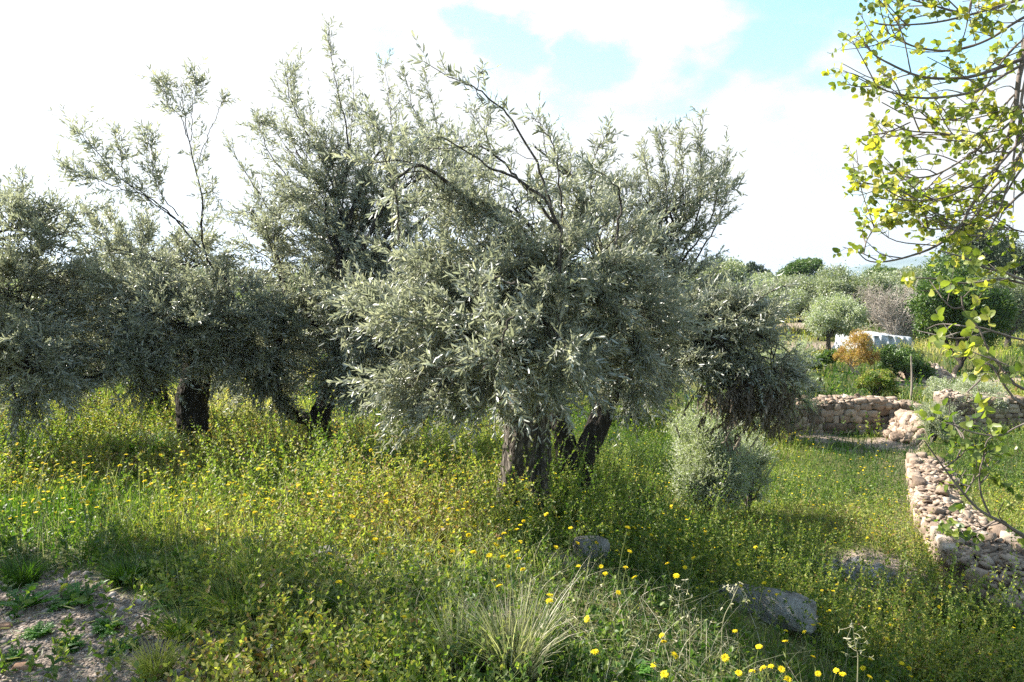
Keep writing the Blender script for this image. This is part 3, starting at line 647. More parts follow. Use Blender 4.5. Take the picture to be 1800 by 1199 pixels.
    for q in twl + [p for p, r, h in brs]:
        n = len(q); v0 = q[-1] - np.array([0, 0, CAMZ]); low = (599.5 - F * (math.sin(PITCH) * v0[1] + math.cos(PITCH) * v0[2]) / (math.cos(PITCH) * v0[1] - math.sin(PITCH) * v0[2])) > 500
        k = (1 if low else 3) if n == 10 else (5 if low else 8)
        lo = 3 if n == 10 else (int(n * .6) if low else n // 3)
        i = g.integers(lo, n - 1, k); t = nrm(q[np.minimum(i + 1, n - 1)] - q[i - 1])
        st.append(q[i]); dr.append(nrm(t * .6 + perp(t, g) * .9 + np.array([-.1, 0, .05]))); ln.append(g.uniform(.045, .12, k)); bd.append(rand_unit(g, k) * .15); 
        rb.append(np.clip(g.beta(2.0, 1.7, k) * 1.05, 0, 1))
    st = np.concatenate(st); v = st - np.array([0, 0, CAMZ]); a = math.cos(PITCH) * v[:, 1] - math.sin(PITCH) * v[:, 2]
    py = 599.5 - F * (math.sin(PITCH) * v[:, 1] + math.cos(PITCH) * v[:, 2]) / a
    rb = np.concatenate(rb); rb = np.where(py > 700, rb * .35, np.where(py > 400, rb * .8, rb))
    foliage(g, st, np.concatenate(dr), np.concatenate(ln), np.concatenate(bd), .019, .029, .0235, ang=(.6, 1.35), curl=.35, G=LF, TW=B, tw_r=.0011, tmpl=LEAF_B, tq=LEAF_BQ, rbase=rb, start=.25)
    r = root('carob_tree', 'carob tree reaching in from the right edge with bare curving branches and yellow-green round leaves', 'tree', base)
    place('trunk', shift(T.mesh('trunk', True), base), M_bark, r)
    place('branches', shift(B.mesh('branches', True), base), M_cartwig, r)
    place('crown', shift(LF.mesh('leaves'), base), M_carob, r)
carob()

# ------------------------------------------------------------------ distant trees and shrubs
def crown_mesh(g, n, lsz, lobes, G, wl=.38):
    """leaf-sized faces in clumps on lobes (list of centre, radii), with clump structure"""
    for c, R in lobes:
        c = np.array(c, float); R = np.array(R, float); k = max(8, int(n / len(lobes) / 45))
        u = rand_unit(g, k) * (g.uniform(.35, 1.0, k) ** .45)[:, None]; cc = c + u * R * g.uniform(.86, 1.08, (k, 1))
        m = int(n / len(lobes) / k)
        p = np.repeat(cc, m, 0) + g.normal(0, 1, (k * m, 3)) * (R.mean() * .17)
        out = nrm((p - c) / R); ax = nrm(out * .5 + rand_unit(g, len(p)) + np.array([0, 0, .25])); nm = rand_unit(g, len(p)) + out * .4
        V, Q = leaves(p, ax, nm, lsz * g.uniform(.6, 1.3, len(p)), lsz * wl * g.uniform(.7, 1.2, len(p)), .1)
        rr = np.clip(.5 * np.repeat(g.random(k), m) + .5 * g.random(k * m), 0, 1); G.add(V, Q, rnd=np.repeat(rr, 6))
def far_tree(label, px, pyb, d, wpx, hpx, n, lsz, mat, seed, name='olive_tree', trunk_h=.35, cat='tree', bark=None, lean=0, sq=1.0, nl=7, group=None, wisp=0):
    """px: trunk pixel, pyb: crown-bottom pixel, wpx/hpx: crown half width and full height in pixels at distance d"""
    g = np.random.default_rng(seed); x = (px - 900) / F * d; zb = float(terrain(x, d))
    w = wpx * 1.32 / F * d; h = hpx * 1.22 / F * d; n = int(n * 1.5); cb = max(P(px, pyb, d)[2] - zb, .05)
    base = np.array([x, d, zb]); LF = Geo(); T = Geo()
    lobes = []
    for i in range(nl):
        a = g.uniform(0, 2 * pi); rr = g.uniform(.25, .74) * w; zz = cb + h * g.uniform(.22, .8)
        s = g.uniform(.26, .46); lobes.append(((rr * math.cos(a), rr * math.sin(a) * .8, zz), (w * s, w * s, h * s * .62 * sq)))
    lobes.append(((0, 0, cb + h * .55), (w * .5, w * .45, h * .36)))
    crown_mesh(g, n, lsz, lobes, LF)
    if wisp:
        k = 420; ci = g.integers(0, len(lobes), k); cc = np.array([lobes[i][0] for i in ci]); RR = np.array([lobes[i][1] for i in ci]); u = rand_unit(g, k); u[:, 2] = np.abs(u[:, 2]) * .9
        foliage(g, cc + u * RR * .8, u + np.array([0, 0, .7]), g.uniform(.12, .3, k), g.normal(0, .15, (k, 3)), .014, lsz, lsz * .34, G=LF, TW=T, tw_r=.0015)
    r0 = max(.03, .045 * w + .02)
    tp = catmull([(lean * -.2, 0, -.15), (0, 0, cb * .4), (lean * .3, 0, cb * .9), (lean * .5, 0, cb + h * .4)], 18)
    V, Q = tubes(tp[None], np.linspace(r0 * 1.5, r0 * .5, 18)[None], 10, rough=.06, seed=seed); T.add(V, Q)
    for c, R in lobes: limb_tube(T, tp[11], np.array(c), r0 * .6, r0 * .15, g, .08, 10, 6)
    r = root(name, label, cat, base, group)
    place('trunk', T.mesh('trunk', True), bark or M_bark, r); place('crown', LF.mesh('crown'), mat, r)
    return r
def copy_thing(o, loc, rz, s, label):
    c = o.copy(); C.objects.link(c); c.location = loc; c.rotation_euler = (0, 0, rz); c.scale = (s, s, s); c['label'] = label
    for ch in o.children:
        k = ch.copy(); C.objects.link(k); k.parent = c
    return c
def distant():
    ft = far_tree
    ft('big rounded grey-green olive behind the white tarpaulin', 1505, 572, 31, 72, 82, 26000, .10, M_olive_far, 50, nl=9)
    ft('dark-trunked spreading olive standing left of the big rounded one', 1405, 545, 40, 58, 46, 15000, .12, M_olive_far, 51, bark=M_bark_dark, nl=7)
    ft('high dark-topped olive on the skyline above the dark-trunked spreading one', 1420, 508, 52, 40, 44, 12000, .14, M_green, 52)
    ft('young pale olive on a thin pale stem left of the tarpaulin', 1458, 588, 23.5, 44, 60, 11000, .075, M_silver, 53, trunk_h=.6, nl=8)
    ft('pale olive low behind the edge of the big central crown', 1350, 562, 33, 45, 58, 12000, .10, M_silver, 54)
    ft('small dark round-headed pine on the skyline beyond the olives', 1330, 497, 62, 21, 28, 6000, .16, M_pine, 55, name='pine_tree')
    ft('narrow dark cypress-like tree on the skyline left of the round pine', 1299, 500, 60, 8, 30, 2500, .14, M_pine, 56, name='cypress_tree')
    ft('small rounded olive on the skyline right of the round pine', 1352, 512, 55, 18, 26, 5000, .14, M_olive_far, 57)
    ft('leafy green tree with a thin leaning dark trunk standing right of the tarpaulin', 1688, 632, 19.5, 66, 150, 26000, .085, M_green, 58, name='broadleaf_tree', lean=.35, bark=M_bark_dark, nl=11)
    ft('tall dark conifer on the skyline behind the leafy green tree', 1690, 520, 38, 52, 105, 16000, .13, M_pine, 59, name='pine_tree', nl=9)
    ft('second dark conifer at the right edge behind the carob leaves', 1790, 520, 40, 55, 100, 12000, .14, M_pine, 60, name='pine_tree', nl=9)
    ft('grey-green olive at the right edge beyond the second stone wall', 1775, 590, 26, 60, 95, 16000, .09, M_olive_far, 61, nl=8)
    ft('low green tree on the skyline left of the tall dark conifer', 1550, 500, 70, 34, 24, 6000, .2, M_green, 62, name='broadleaf_tree')
    ft('pale olive on the skyline between the two green trees', 1600, 505, 60, 40, 26, 7000, .17, M_olive_far, 63)
    ft('grey olive low behind the bare grey shrub', 1600, 560, 36, 50, 62, 12000, .11, M_olive_far, 64)
    ft('low olive left of the dark-trunked spreading one', 1380, 520, 48, 34, 26, 7000, .13, M_olive_far, 65)
    ft('dark green shrub in front of the tarpaulin right end', 1600, 668, 18.5, 34, 50, 6000, .07, M_green, 66, name='shrub', cat='shrub')
    ft('dark green shrub beside the pale stem of the young olive', 1455, 640, 19.5, 16, 20, 2500, .07, M_green, 67, name='shrub', cat='shrub')
    ft('darker low shrub left of the one at the young olive', 1428, 655, 18.5, 16, 22, 2500, .07, M_green, 68, name='shrub', cat='shrub')
    ft('yellow-green bush growing on top of the back wall', 1545, 712, 15.6, 26, 38, 5200, .045, M_weed, 69, name='shrub', cat='shrub')
    ft('pale wispy grey bush spreading over the second stone wall', 1740, 738, 12.9, 62, 52, 16000, .028, M_silver, 70, name='shrub', cat='shrub', nl=10)
    ft('small pale grey bush at the corner where the two walls meet', 1662, 728, 14.3, 26, 36, 5000, .03, M_silver, 71, name='shrub', cat='shrub')
    ft('grey-green bush at the wall behind the hanging dead branch', 1408, 722, 15.3, 40, 32, 5000, .045, M_olive_far, 72, name='shrub', cat='shrub')
    ft('pale dry bush at the far end of the long wall, before the corner rubble', 1650, 790, 11.9, 24, 40, 6000, .026, M_silver, 75, name='shrub', cat='shrub', nl=9, wisp=1)
    ft('orange-brown half-dry shrub with a crooked pale stem before the tarpaulin', 1512, 645, 18.5, 34, 58, 5200, .045, M_rust, 73, name='shrub', cat='shrub', lean=-.5, bark=M_grey)
    ft('yellowish shrub left of the tarpaulin, behind the young olive', 1440, 590, 30, 16, 16, 1500, .08, M_weed, 74, name='shrub', cat='shrub')
    ft('rounded silver-leaved olive bush in the grass right of the V-forked trunk', 1245, 893, 8.6, 60, 142, 40000, .030, M_silver, 27, name='olive_bush', cat='bush', nl=14, sq=1.05, wisp=1)
    ft('thin wispy silver olive sapling between the silver bush and the stone wall', 1325, 888, 8.9, 26, 92, 5500, .028, M_silver, 21, name='olive_bush', cat='bush', nl=8, sq=1.0, wisp=1)
    # far olives behind the main trees, seen only through gaps
    o = ft('olive far behind the left trees, seen through gaps under the crowns', 470, 735, 17, 120, 150, 14000, .12, M_olive_far, 80, nl=8, group='olives far behind the big trees')
    for k, (px, d, s) in enumerate(((120, 18, 1.0), (20, 15, .9), (300, 21, 1.1), (640, 22, 1.1), (830, 19, .95), (960, 24, 1.2), (1180, 20, .9), (1290, 27, 1.1), (560, 30, 1.3), (200, 30, 1.4), (1060, 34, 1.4), (-100, 17, 1.1), (1250, 44, 1.5))):
        x = (px - 900) / F * d
        copy_thing(o, (x, d, float(terrain(x, d))), k * 1.7, s, 'olive far behind the big trees, only seen through gaps under their crowns')
    o['label'] = 'olive far behind the big trees, only seen through gaps under their crowns'
    for k, (px, d, s) in enumerate(((1545, 37, 1.25), (1455, 42, 1.3), (1625, 31, 1.15), (1650, 44, 1.5), (1360, 41, 1.2), (1730, 33, 1.3), (1320, 52, 1.6), (1790, 52, 1.8))):
        x = (px - 900) / F * d
        copy_thing(o, (x, d, float(terrain(x, d)) - .2), k * 2.3 + 1, s, 'one of the overlapping grey-green olives filling the land behind the tarpaulin')['group'] = 'olives filling the land behind the tarpaulin'
    # bare grey shrub
    g = np.random.default_rng(90); d = 26.5; x = (1575 - 900) / F * d; b = np.array([x, d, float(terrain(x, d))]); G = Geo()
    for _ in range(16):
        a = g.uniform(0, 2 * pi); tip = np.array([math.cos(a) * g.uniform(.3, 1.5), math.sin(a) * g.uniform(.3, .9), g.uniform(.9, 2.2)])
        q = limb_tube(G, (0, 0, 0), tip, .035, .01, g, .15, 12, 5)
        for _ in range(16):
            s = q[int(g.integers(3, 12))]; e = s + nrm(np.array([tip[0] * .6, tip[1] * .6, .5]) + g.normal(0, .8, 3)) * g.uniform(.3, .8)
            q2 = limb_tube(G, s, e, .012, .004, g, .05, 7, 3, 0)
            for _ in range(6):
                s2 = q2[int(g.integers(2, 7))]; limb_tube(G, s2, s2 + nrm(g.normal(0, 1, 3) + np.array([0, 0, -.2])) * g.uniform(.15, .4), .006, .003, g, .03, 4, 3, 0)
    r = root('bare_shrub', 'leafless tangled grey shrub above the right end of the tarpaulin', 'shrub', b); place('branches', G.mesh('branches'), M_grey, r)
    # fan palm
    g = np.random.default_rng(91); c = GP(1578, 655); G = Geo(); St = Geo()
    for _ in range(16):
        a = g.uniform(0, 2 * pi); el = g.uniform(.25, 1.2); dv = np.array([math.cos(a) * math.cos(el), math.sin(a) * math.cos(el), math.sin(el)])
        h = dv * g.uniform(.28, .5) + np.array([0, 0, .12]); V, Q = tubes(catmull([(0, 0, 0), h * .5 + np.array([0, 0, .05]), h], 6)[None], np.full((1, 6), .008), 4); St.add(V, Q)
        k = 15; an = np.linspace(-1.25, 1.25, k); s = nrm(np.cross(dv, [0, 0, 1])); up = np.cross(s, dv)
        ax = dv[None] * np.cos(an)[:, None] + s[None] * np.sin(an)[:, None]
        V, Q = leaves(np.repeat(h[None], k, 0), ax, np.repeat(up[None], k, 0) + g.normal(0, .2, (k, 3)), .34 * g.uniform(.8, 1.1, k), .028, .2); G.add(V, Q, rnd=g.random() * np.ones(len(V)))
    r = root('fan_palm', 'small dark fan palm in the yellow grass in front of the tarpaulin', 'palm', c); place('stalks', St.mesh('stalks'), M_stem, r); place('fronds', G.mesh('fronds'), M_palm, r)
distant()

# ------------------------------------------------------------------ far woods
def far_wood():
    g = np.random.default_rng(95); G = Geo(); n = 420
    d = g.uniform(75, 420, n); x = g.uniform(-.95, 1.0, n) * d * .85 + 0
    for i in range(n):
        s = g.uniform(1.6, 3.2); z = float(terrain(x[i], d[i])) - .5; 
        crown_mesh(g, 260, .45 + d[i] * .0016, [((x[i], d[i], z + s * .45), (s * 1.3, s * 1.3, s * .62))], G, .5)
    place('far_woods', G.mesh('far_woods'), M_olive_far, kind='stuff', label='far wood of low grey-green trees along the horizon', category='wood')
far_wood()

# ------------------------------------------------------------------ stone walls
def ico():
    t = (1 + 5 ** .5) / 2
    v = nrm(np.array([(-1, t, 0), (1, t, 0), (-1, -t, 0), (1, -t, 0), (0, -1, t), (0, 1, t), (0, -1, -t), (0, 1, -t), (t, 0, -1), (t, 0, 1), (-t, 0, -1), (-t, 0, 1)], float))
    f = np.array([(0, 11, 5), (0, 5, 1), (0, 1, 7), (0, 7, 10), (0, 10, 11), (1, 5, 9), (5, 11, 4), (11, 10, 2), (10, 7, 6), (7, 1, 8), (3, 9, 4), (3, 4, 2), (3, 2, 6), (3, 6, 8), (3, 8, 9), (4, 9, 5), (2, 4, 11), (6, 2, 10), (8, 6, 7), (9, 8, 1)])
    return v, f
def ico2():
    v, f = ico(); v = list(map(tuple, v)); cache = {}; out = []
    def mid(a, b):
        k = (min(a, b), max(a, b))
        if k not in cache: v.append(tuple(nrm((np.array(v[a]) + np.array(v[b])) / 2))); cache[k] = len(v) - 1
        return cache[k]
    for a, b, c in f:
        ab, bc, ca = mid(a, b), mid(b, c), mid(c, a); out += [(a, ab, ca), (b, bc, ab), (c, ca, bc), (ab, bc, ca)]
    return np.array(v), np.array(out)
ICO1, ICO2 = ico(), ico2()
def stones(g, C_, R, G, ic=ICO2, box=.42, jit=.10, rot=None):
    """C_ (N,3) centres, R (N,3) radii; blocky rounded stones"""
    v, f = ic; N = len(C_)
    p = np.sign(v) * np.abs(v) ** box; p = p / np.abs(p).max(axis=1, keepdims=True) ** .35
    pv = p[None] * (1 + g.normal(0, jit, (N, len(v), 1))) + g.normal(0, jit * .4, (N, len(v), 3))
    a = g.uniform(-.3, .3, (N, 3)) if rot is None else rot
    pv = pv * R[:, None]
    for i, j, k in ((0, 1, 2), (1, 2, 0), (2, 0, 1)):
        c, s = np.cos(a[:, k])[:, None], np.sin(a[:, k])[:, None]; x = pv[..., i] * c - pv[..., j] * s; y = pv[..., i] * s + pv[..., j] * c
        pv[..., i] = x; pv[..., j] = y
    V = (pv + C_[:, None]).reshape(-1, 3); Tt = (np.arange(N)[:, None, None] * len(v) + f).reshape(-1, 3)
    G.add(V, None, Tt, rnd=np.repeat(g.random(N), len(v)))
def wall_builder(label, line, hw, zbot, ztop, seed, size, topsize, facing):
    g = np.random.default_rng(seed); line = np.asarray(line, float); seg = np.linalg.norm(np.diff(line, axis=0), axis=1); s_ = np.concatenate([[0], seg.cumsum()]); Ltot = s_[-1]
    def at(s): return np.stack([np.interp(s, s_, line[:, 0]), np.interp(s, s_, line[:, 1])], -1)
    def nor(s):
        t = nrm(at(np.minimum(s + .05, Ltot)) - at(np.maximum(s - .05, 0))); return np.stack([t[:, 1], -t[:, 0]], -1)
    hwf = lambda s: np.interp(s, s_, hw); G = Geo(); K = Geo()
    n = max(8, int(Ltot / .25)); s = np.linspace(0, Ltot, n); p = at(s); nn = nor(s); w = hwf(s)[:, None] - .05
    zb = zbot(p[:, 0], p[:, 1]) - .3; zt = ztop(s) - .06
    A = p + nn * w; B_ = p - nn * w
    V = np.concatenate([np.c_[A, zb], np.c_[A, zt], np.c_[B_, zt], np.c_[B_, zb]]); i = np.arange(n - 1)
    Q = np.concatenate([np.stack([i + a * n, i + 1 + a * n, i + 1 + b * n, i + b * n], -1) for a, b in ((0, 1), (1, 2), (2, 3))] + [np.array([[0, n, 2 * n, 3 * n], [n - 1, 4 * n - 1, 3 * n - 1, 2 * n - 1]])]); K.add(V, Q)
    for sg in (1, -1):
        if sg not in facing: continue
        z = -.1
        while z < 1.3:
            hgt = size * g.uniform(.75, 1.2); q = 0
            while q < Ltot:
                L = size * g.uniform(.8, 1.9); sm = np.array([min(q + L / 2, Ltot)]); c = at(sm)[0]; nv = nor(sm)[0]
                gz = float(zbot(c[0], c[1])) ; zz = gz - .05 + z + .1 + hgt / 2 + g.normal(0, .012)
                if zz < float(ztop(sm)[0]) - hgt * .25:
                    cc = c + sg * nv * (float(hwf(sm)[0]) - .03 + g.normal(0, .015)); th = math.atan2(nv[1], nv[0]) - pi / 2
                    stones(g, np.array([[cc[0], cc[1], zz]]), np.array([[L * .52, size * .55, hgt * .52]]), G, rot=np.array([[g.normal(0, .08), g.normal(0, .08), th + g.normal(0, .12)]]))
                q += L
            z += hgt * .93
    nt = int(Ltot * 2 * np.mean(hw) / (topsize ** 2) * 2.2)
    s = g.uniform(0, Ltot, nt); u = g.uniform(-1, 1, nt); p = at(s) + nor(s) * (u * (hwf(s) + .02))[:, None]
    zt = ztop(s) - .03 - .06 * u ** 2 + g.normal(0, .018, nt) + .03 * np.sin(s * 3.1 + seed)
    R = topsize * g.uniform(.4, 1.15, (nt, 1)) * g.uniform([.8, .5, .22], [1.5, 1., .5], (nt, 3)); stones(g, np.c_[p, zt], R, G, ic=ICO1, jit=.13, rot=np.c_[g.normal(0, .35, (nt, 2)), g.uniform(-3, 3, nt)])
    big = int(Ltot * 1.5); s = g.uniform(0, Ltot, big); p = at(s) + nor(s) * (g.uniform(-.8, .8, big) * hwf(s))[:, None]
    stones(g, np.c_[p, ztop(s) + .02], size * g.uniform(.4, .75, (big, 1)) * g.uniform([.8, .6, .35], [1.2, .9, .6], (big, 3)), G, rot=g.uniform(-.5, .5, (big, 3)) + np.array([0, 0, 1]) * g.uniform(0, 3, (big, 1)))
    b = np.array([*line[0], float(zbot(*line[0]))])
    r = root('dry_stone_wall', label, 'stone wall', b); place('stonework', shift(G.mesh('stonework'), b), M_stone, r); place('wall_core', shift(K.mesh('core'), b), M_core, r)
lowz = lambda x, y: np.full_like(np.asarray(x, float), -1.33)
def walls():
    wall_builder('long dry-stone wall with a broad rubble top running away along the right of the grass field', np.vstack([WALL[:4], [[6.3, 11.1]]]), np.append(WALL_HW[:4], .17), lambda x, y: np.minimum(terrain(np.asarray(x) - .7, y), -1.12), lambda s: -.91 + .03 * np.sin(np.asarray(s) * 1.7) - .42 * (1 - sstep(0, .9, s)) - .12 * sstep(4.6, 5.6, s) + 0 * np.asarray(s), 101, .13, .05, (1, -1))
    wall_builder('dry-stone retaining wall closing the far end of the grass field', [(4.3, 14.5), (6.5, 14.45), (7.85, 14.35)], [.22, .22, .24], lowz, lambda s: np.full_like(np.asarray(s, float), -.70) + .03 * np.sin(np.asarray(s) * 3), 102, .13, .055, (1, -1))
    wall_builder('second dry-stone retaining wall at the right edge, half hidden under a grey bush', [(7.5, 12.9), (9.2, 12.5), (12.0, 12.0)], [.22, .22, .22], lambda x, y: np.full_like(np.asarray(x, float), -.95), lambda s: np.full_like(np.asarray(s, float), -.36) + .04 * np.sin(np.asarray(s) * 3), 103, .10, .055, (1, -1))
walls()

def rubble(label, c, rad, n, size, seed, zb=0, mat=None):
    g = np.random.default_rng(seed); G = Geo(); u = np.clip(g.normal(0, .36, (n, 2)), -.75, .75) * rad; x = c[0] + u[:, 0]; y = c[1] + u[:, 1]
    h = zb * np.exp(-((u / rad) ** 2).sum(1) * 2.2)
    z = terrain(x, y) + h * g.uniform(.3, 1, n); R = size * g.uniform(.4, 1.3, (n, 1)) * g.uniform([.8, .6, .4], [1.2, 1, .8], (n, 3))
    stones(g, np.c_[x, y, z + R[:, 2] * .4], R, G, rot=g.uniform(-1, 1, (n, 3)) + np.array([0, 0, 1.]) * g.uniform(0, 3, (n, 1)))
    place('stone_heap', shift(G.mesh('stone_heap'), c), mat or M_stone, loc=c, label=label, category='stone heap')
rubble('low heap of pale stones beyond the corner of the walls, behind the stake', GP(1632, 668), np.array([.6, .9]), 380, .085, 110, .35)
rubble('rubble of loose stones where the two walls meet', np.array([7.42, 13.6, float(terrain(7.2, 13.6))]), np.array([.40, .85]), 640, .075, 111, .12)
rubble('collapsed stones spilling from the near end of the long wall', np.array([4.8, 5.45, float(terrain(4.8, 5.45))]), np.array([.7, .42]), 800, .048, 112, .2)
rubble('patch of small dark rubble in the shade past the grey rock slab', GP(1500, 1010), np.array([.42, .35]), 150, .04, 113, .03, M_rock)

def rock(label, c, R, rz, seed, mat=None, name='rock', tilt=0, jit=.06):
    g = np.random.default_rng(seed); v, f = ICO2
    for _ in range(2):
        cache = {}; vl = list(map(tuple, v)); out = []
        def mid(a, b):
            k = (min(a, b), max(a, b))
            if k not in cache: vl.append(tuple(nrm((np.array(vl[a]) + np.array(vl[b])) / 2))); cache[k] = len(vl) - 1
            return cache[k]
        for a, b, c_ in f:
            ab, bc, ca = mid(a, b), mid(b, c_), mid(c_, a); out += [(a, ab, ca), (b, bc, ab), (c_, ca, bc), (ab, bc, ca)]
        v = np.array(vl); f = np.array(out)
    p = np.sign(v) * np.abs(v) ** .38; w = 0; w2 = 0
    for i in range(16):
        fr = 2.2 * 1.28 ** i; k = g.normal(0, 1, 3); k = k / np.linalg.norm(k) * fr; ss = np.sin(p @ k + g.uniform(0, 6))
        w = w + ss * .8 / (1 + .35 * i); w2 = w2 - np.abs(ss) ** .35 * .5 / (1 + .2 * i)
    p = p * (1 + jit * .7 * w[:, None] + .035 * w2[:, None]) + g.normal(0, .008, p.shape)
    # flat cut facets
    for _ in range(8):
        nv = rand_unit(g, 1)[0]; nv[2] = abs(nv[2]) * .6; dd = g.uniform(.82, .98); e = p @ nv - dd; p = p - np.maximum(e, 0)[:, None] * nv
    p = p * np.asarray(R)
    o = place(name, mesh(name, p, None, f), mat or M_rock, loc=c, label=label, category='rock')
    o.rotation_euler = (tilt, 0, rz); return o
def gp_rock(px, py, up=.0): c = GP(px, py); c[2] += up; return c
rock('long weathered grey rock slab among the yellow flowers, lower right', GP(1350, 1090) + np.array([0, 0, .10]), (.36, .14, .13), -.42, 120, tilt=-.1)
rock('squared end block of grey rock touching the long slab', GP(1415, 1112) + np.array([0, 0, .03]), (.12, .12, .11), -.6, 121)
rock('small grey rock behind the left end of the long slab', GP(1285, 1060) + np.array([0, 0, .04]), (.10, .10, .09), .4, 122)
rock('grey rock half buried at the bottom edge of the photo', GP(1572, 1199) + np.array([0, 0, .02]), (.085, .07, .06), .2, 123)
rock('grey boulder in the grass in front of the V-forked trunk', gp_rock(1040, 985, .06), (.13, .10, .10), .3, 124)
rock('small pale grey stone in the weeds left of the dry stalks', gp_rock(572, 985, .03), (.08, .07, .05), .8, 125)
rock('flat orange stone on the gravel, nearest the left corner', gp_rock(40, 1178, .008), (.042, .026, .014), .3, 126, M_orange, name='stone')
rock('small orange stone at the left edge of the gravel', gp_rock(8, 1107, .008), (.035, .025, .016), .1, 127, M_orange, name='stone')
rock('flat pale stone on the grass right of the gravel', gp_rock(400, 1192, .008), (.06, .04, .018), .5, 128, M_pebble, name='stone')

# ------------------------------------------------------------------ tarpaulin and stake
def tarp():
    g = np.random.default_rng(130); d = 26.0; c = np.array([(1537 - 900) / F * d, d, 0]); c[2] = float(terrain(c[0], c[1]))
    nu, nv = 70, 40; u = np.linspace(-1, 1, nu); v = np.linspace(-1, 1, nv); U, Vv = np.meshgrid(u, v)
    half, hh, dep = 1.0, .62, .75
    av = np.maximum(np.abs(Vv) - .5, 0) / .5; au = np.maximum(np.abs(U) - .8, 0) / .2
    Z = hh * (1 - av ** 1.15) * (1 - au ** 1.3) * (1 - .06 * U) + .035 * np.sin(U * 5 + 1) * (1 - av)
    fold = .035 * np.sin(U * 17 + Vv * 5) + .03 * np.sin(U * 29 - Vv * 9 + 2) + .02 * np.sin(U * 47 + Vv * 3)
    sag = .10 * np.exp(-((U - .25) / .35) ** 2) * (Vv < 0)
    sw = np.sin(np.arctan2(Vv + 1.3, U - .75) * 13 + 2 * np.sin(U * 4)) * .045 * (.5 + .5 * np.sin(U * 3 + 1)) * (Vv < -.3)
    Y = np.clip(Vv / .5, -1, 1) * dep + np.sign(Vv) * av * .10 - (fold * 1.8 + sw * 1.6) * (av > 0) - sag * .3
    Z = Z + fold * .25 * (1 - av) - sag * .6
    X = (np.clip(U / .8, -1, 1) * half * .93 + np.sign(U) * au * .1) * (1 + .06 * (Vv < 0) * -Vv); Z = np.maximum(Z, .0)
    V = np.stack([X, Y, Z], -1).reshape(-1, 3); i = np.arange(nv - 1)[:, None] * nu + np.arange(nu - 1)[None]
    Q = np.stack([i, i + 1, i + nu + 1, i + nu], -1).reshape(-1, 4); me = mesh('tarpaulin', V, Q, smooth=True)
    M = solid_mat('tarpaulin_cloth', [(.3, (.33, .345, .36)), (.7, (.46, .47, .48))], 3, .55, 8, .02)
    o = place('tarpaulin', me, M, loc=c, label='white tarpaulin with deep folds draped over a low heap in the far field', category='tarpaulin'); o.rotation_euler = (0, 0, .12)
tarp()
c = GP(1610, 733); c[1] = 14.9; c[0] = (1608 - 900) / F * 14.9; c[2] = float(terrain(c[0], 14.9))
G = Geo(); V, Q = tubes(catmull([(0, 0, -.1), (.01, 0, .4), (-.03, 0, .95)], 12)[None], np.linspace(.026, .016, 12)[None], 9, rough=.08, seed=3); G.add(V, Q)
place('wooden_stake', G.mesh('stake', True), M_wood, loc=c, label='weathered wooden stake standing at the end of the back wall', category='stake')

# ------------------------------------------------------------------ meadow
def scatter(g, n, dmin, dmax, power=1.6, xw=.84, ymin=1.9):
    """ground points inside the view wedge (with margins), denser near the viewer"""
    a = 1 - power + 1
    u = g.random(n); d = (dmin ** a + u * (dmax ** a - dmin ** a)) ** (1 / a)
    x = g.uniform(-xw, xw, n) * d + 0; keep = d > ymin
    return x[keep], d[keep]
def in_wall(x, y):
    m = (np.abs(x - wall_x(y)) < np.interp(y, WALL[:, 1], WALL_HW) + .02) & (y > 5.6) & (y < 11.2)
    m |= (np.abs(y - 14.45) < .26) & (x > 4.2) & (x < 8); m |= (np.abs(y - (12.75 - .18 * (x - 7.9))) < .26) & (x > 7.7); return m
def blades(G, g, x, y, h, w, lean, rnd, segs=3):
    n = len(x); z = terrain(x, y) - .01; a = g.uniform(0, 2 * pi, n); la = lean * g.uniform(.2, 1.3, n) * h
    dv = np.stack([np.cos(a), np.sin(a)], -1); b = g.uniform(0, 2 * pi, n); s = np.stack([np.cos(b), np.sin(b), np.zeros(n)], -1)
    V = []
    for t in np.linspace(0, 1, segs + 1):
        p = np.stack([x + dv[:, 0] * la * t ** 2, y + dv[:, 1] * la * t ** 2, z + h * t * (1 - .25 * lean * t)], -1); wd = (w * (1 - t ** 1.6) * .5 + .0003)[:, None]
        V += [p - s * wd, p + s * wd]
    V = np.stack(V, 1).reshape(-1, 3); k = np.arange(segs) * 2
    Q = (np.arange(n)[:, None, None] * (2 * segs + 2) + np.stack([k, k + 1, k + 3, k + 2], -1)[None]).reshape(-1, 4)
    G.add(V, Q, rnd=np.repeat(rnd, 2 * segs + 2))
def height_field(x, y):
    """how tall the meadow stands: high flowers in the left field, short near the track"""
    near = sstep(3.6, 5.2, y + .25 * wob(x, y, 3, 12) * .3)
    return np.clip(.45 + .62 * near - .34 * sstep(5.6, 7.2, y), .3, 1.2) * (1 - .55 * gravel_mask(x, y))
def tone(x, y, g, n):
    """0 green .. 1 straw: dry flowery left field with sunlit yellow added, greener right terrace and shade"""
    left = sstep(1.0, -1.5, x) * sstep(3.8, 4.8, y)  # warmth of the sunlit strip is put into the plant colour here
    return np.clip(.24 + .26 * left + .14 * wob(x, y, 0, 12) + .12 * wob(x * 1.6, y * 1.6, 4, 18) + g.normal(0, .2, n) + .18 * sstep(12, 18, y) - .12 * (x > wall_x(y)) * (y > 5), 0, 1)
SLAB = GP(1350, 1092)
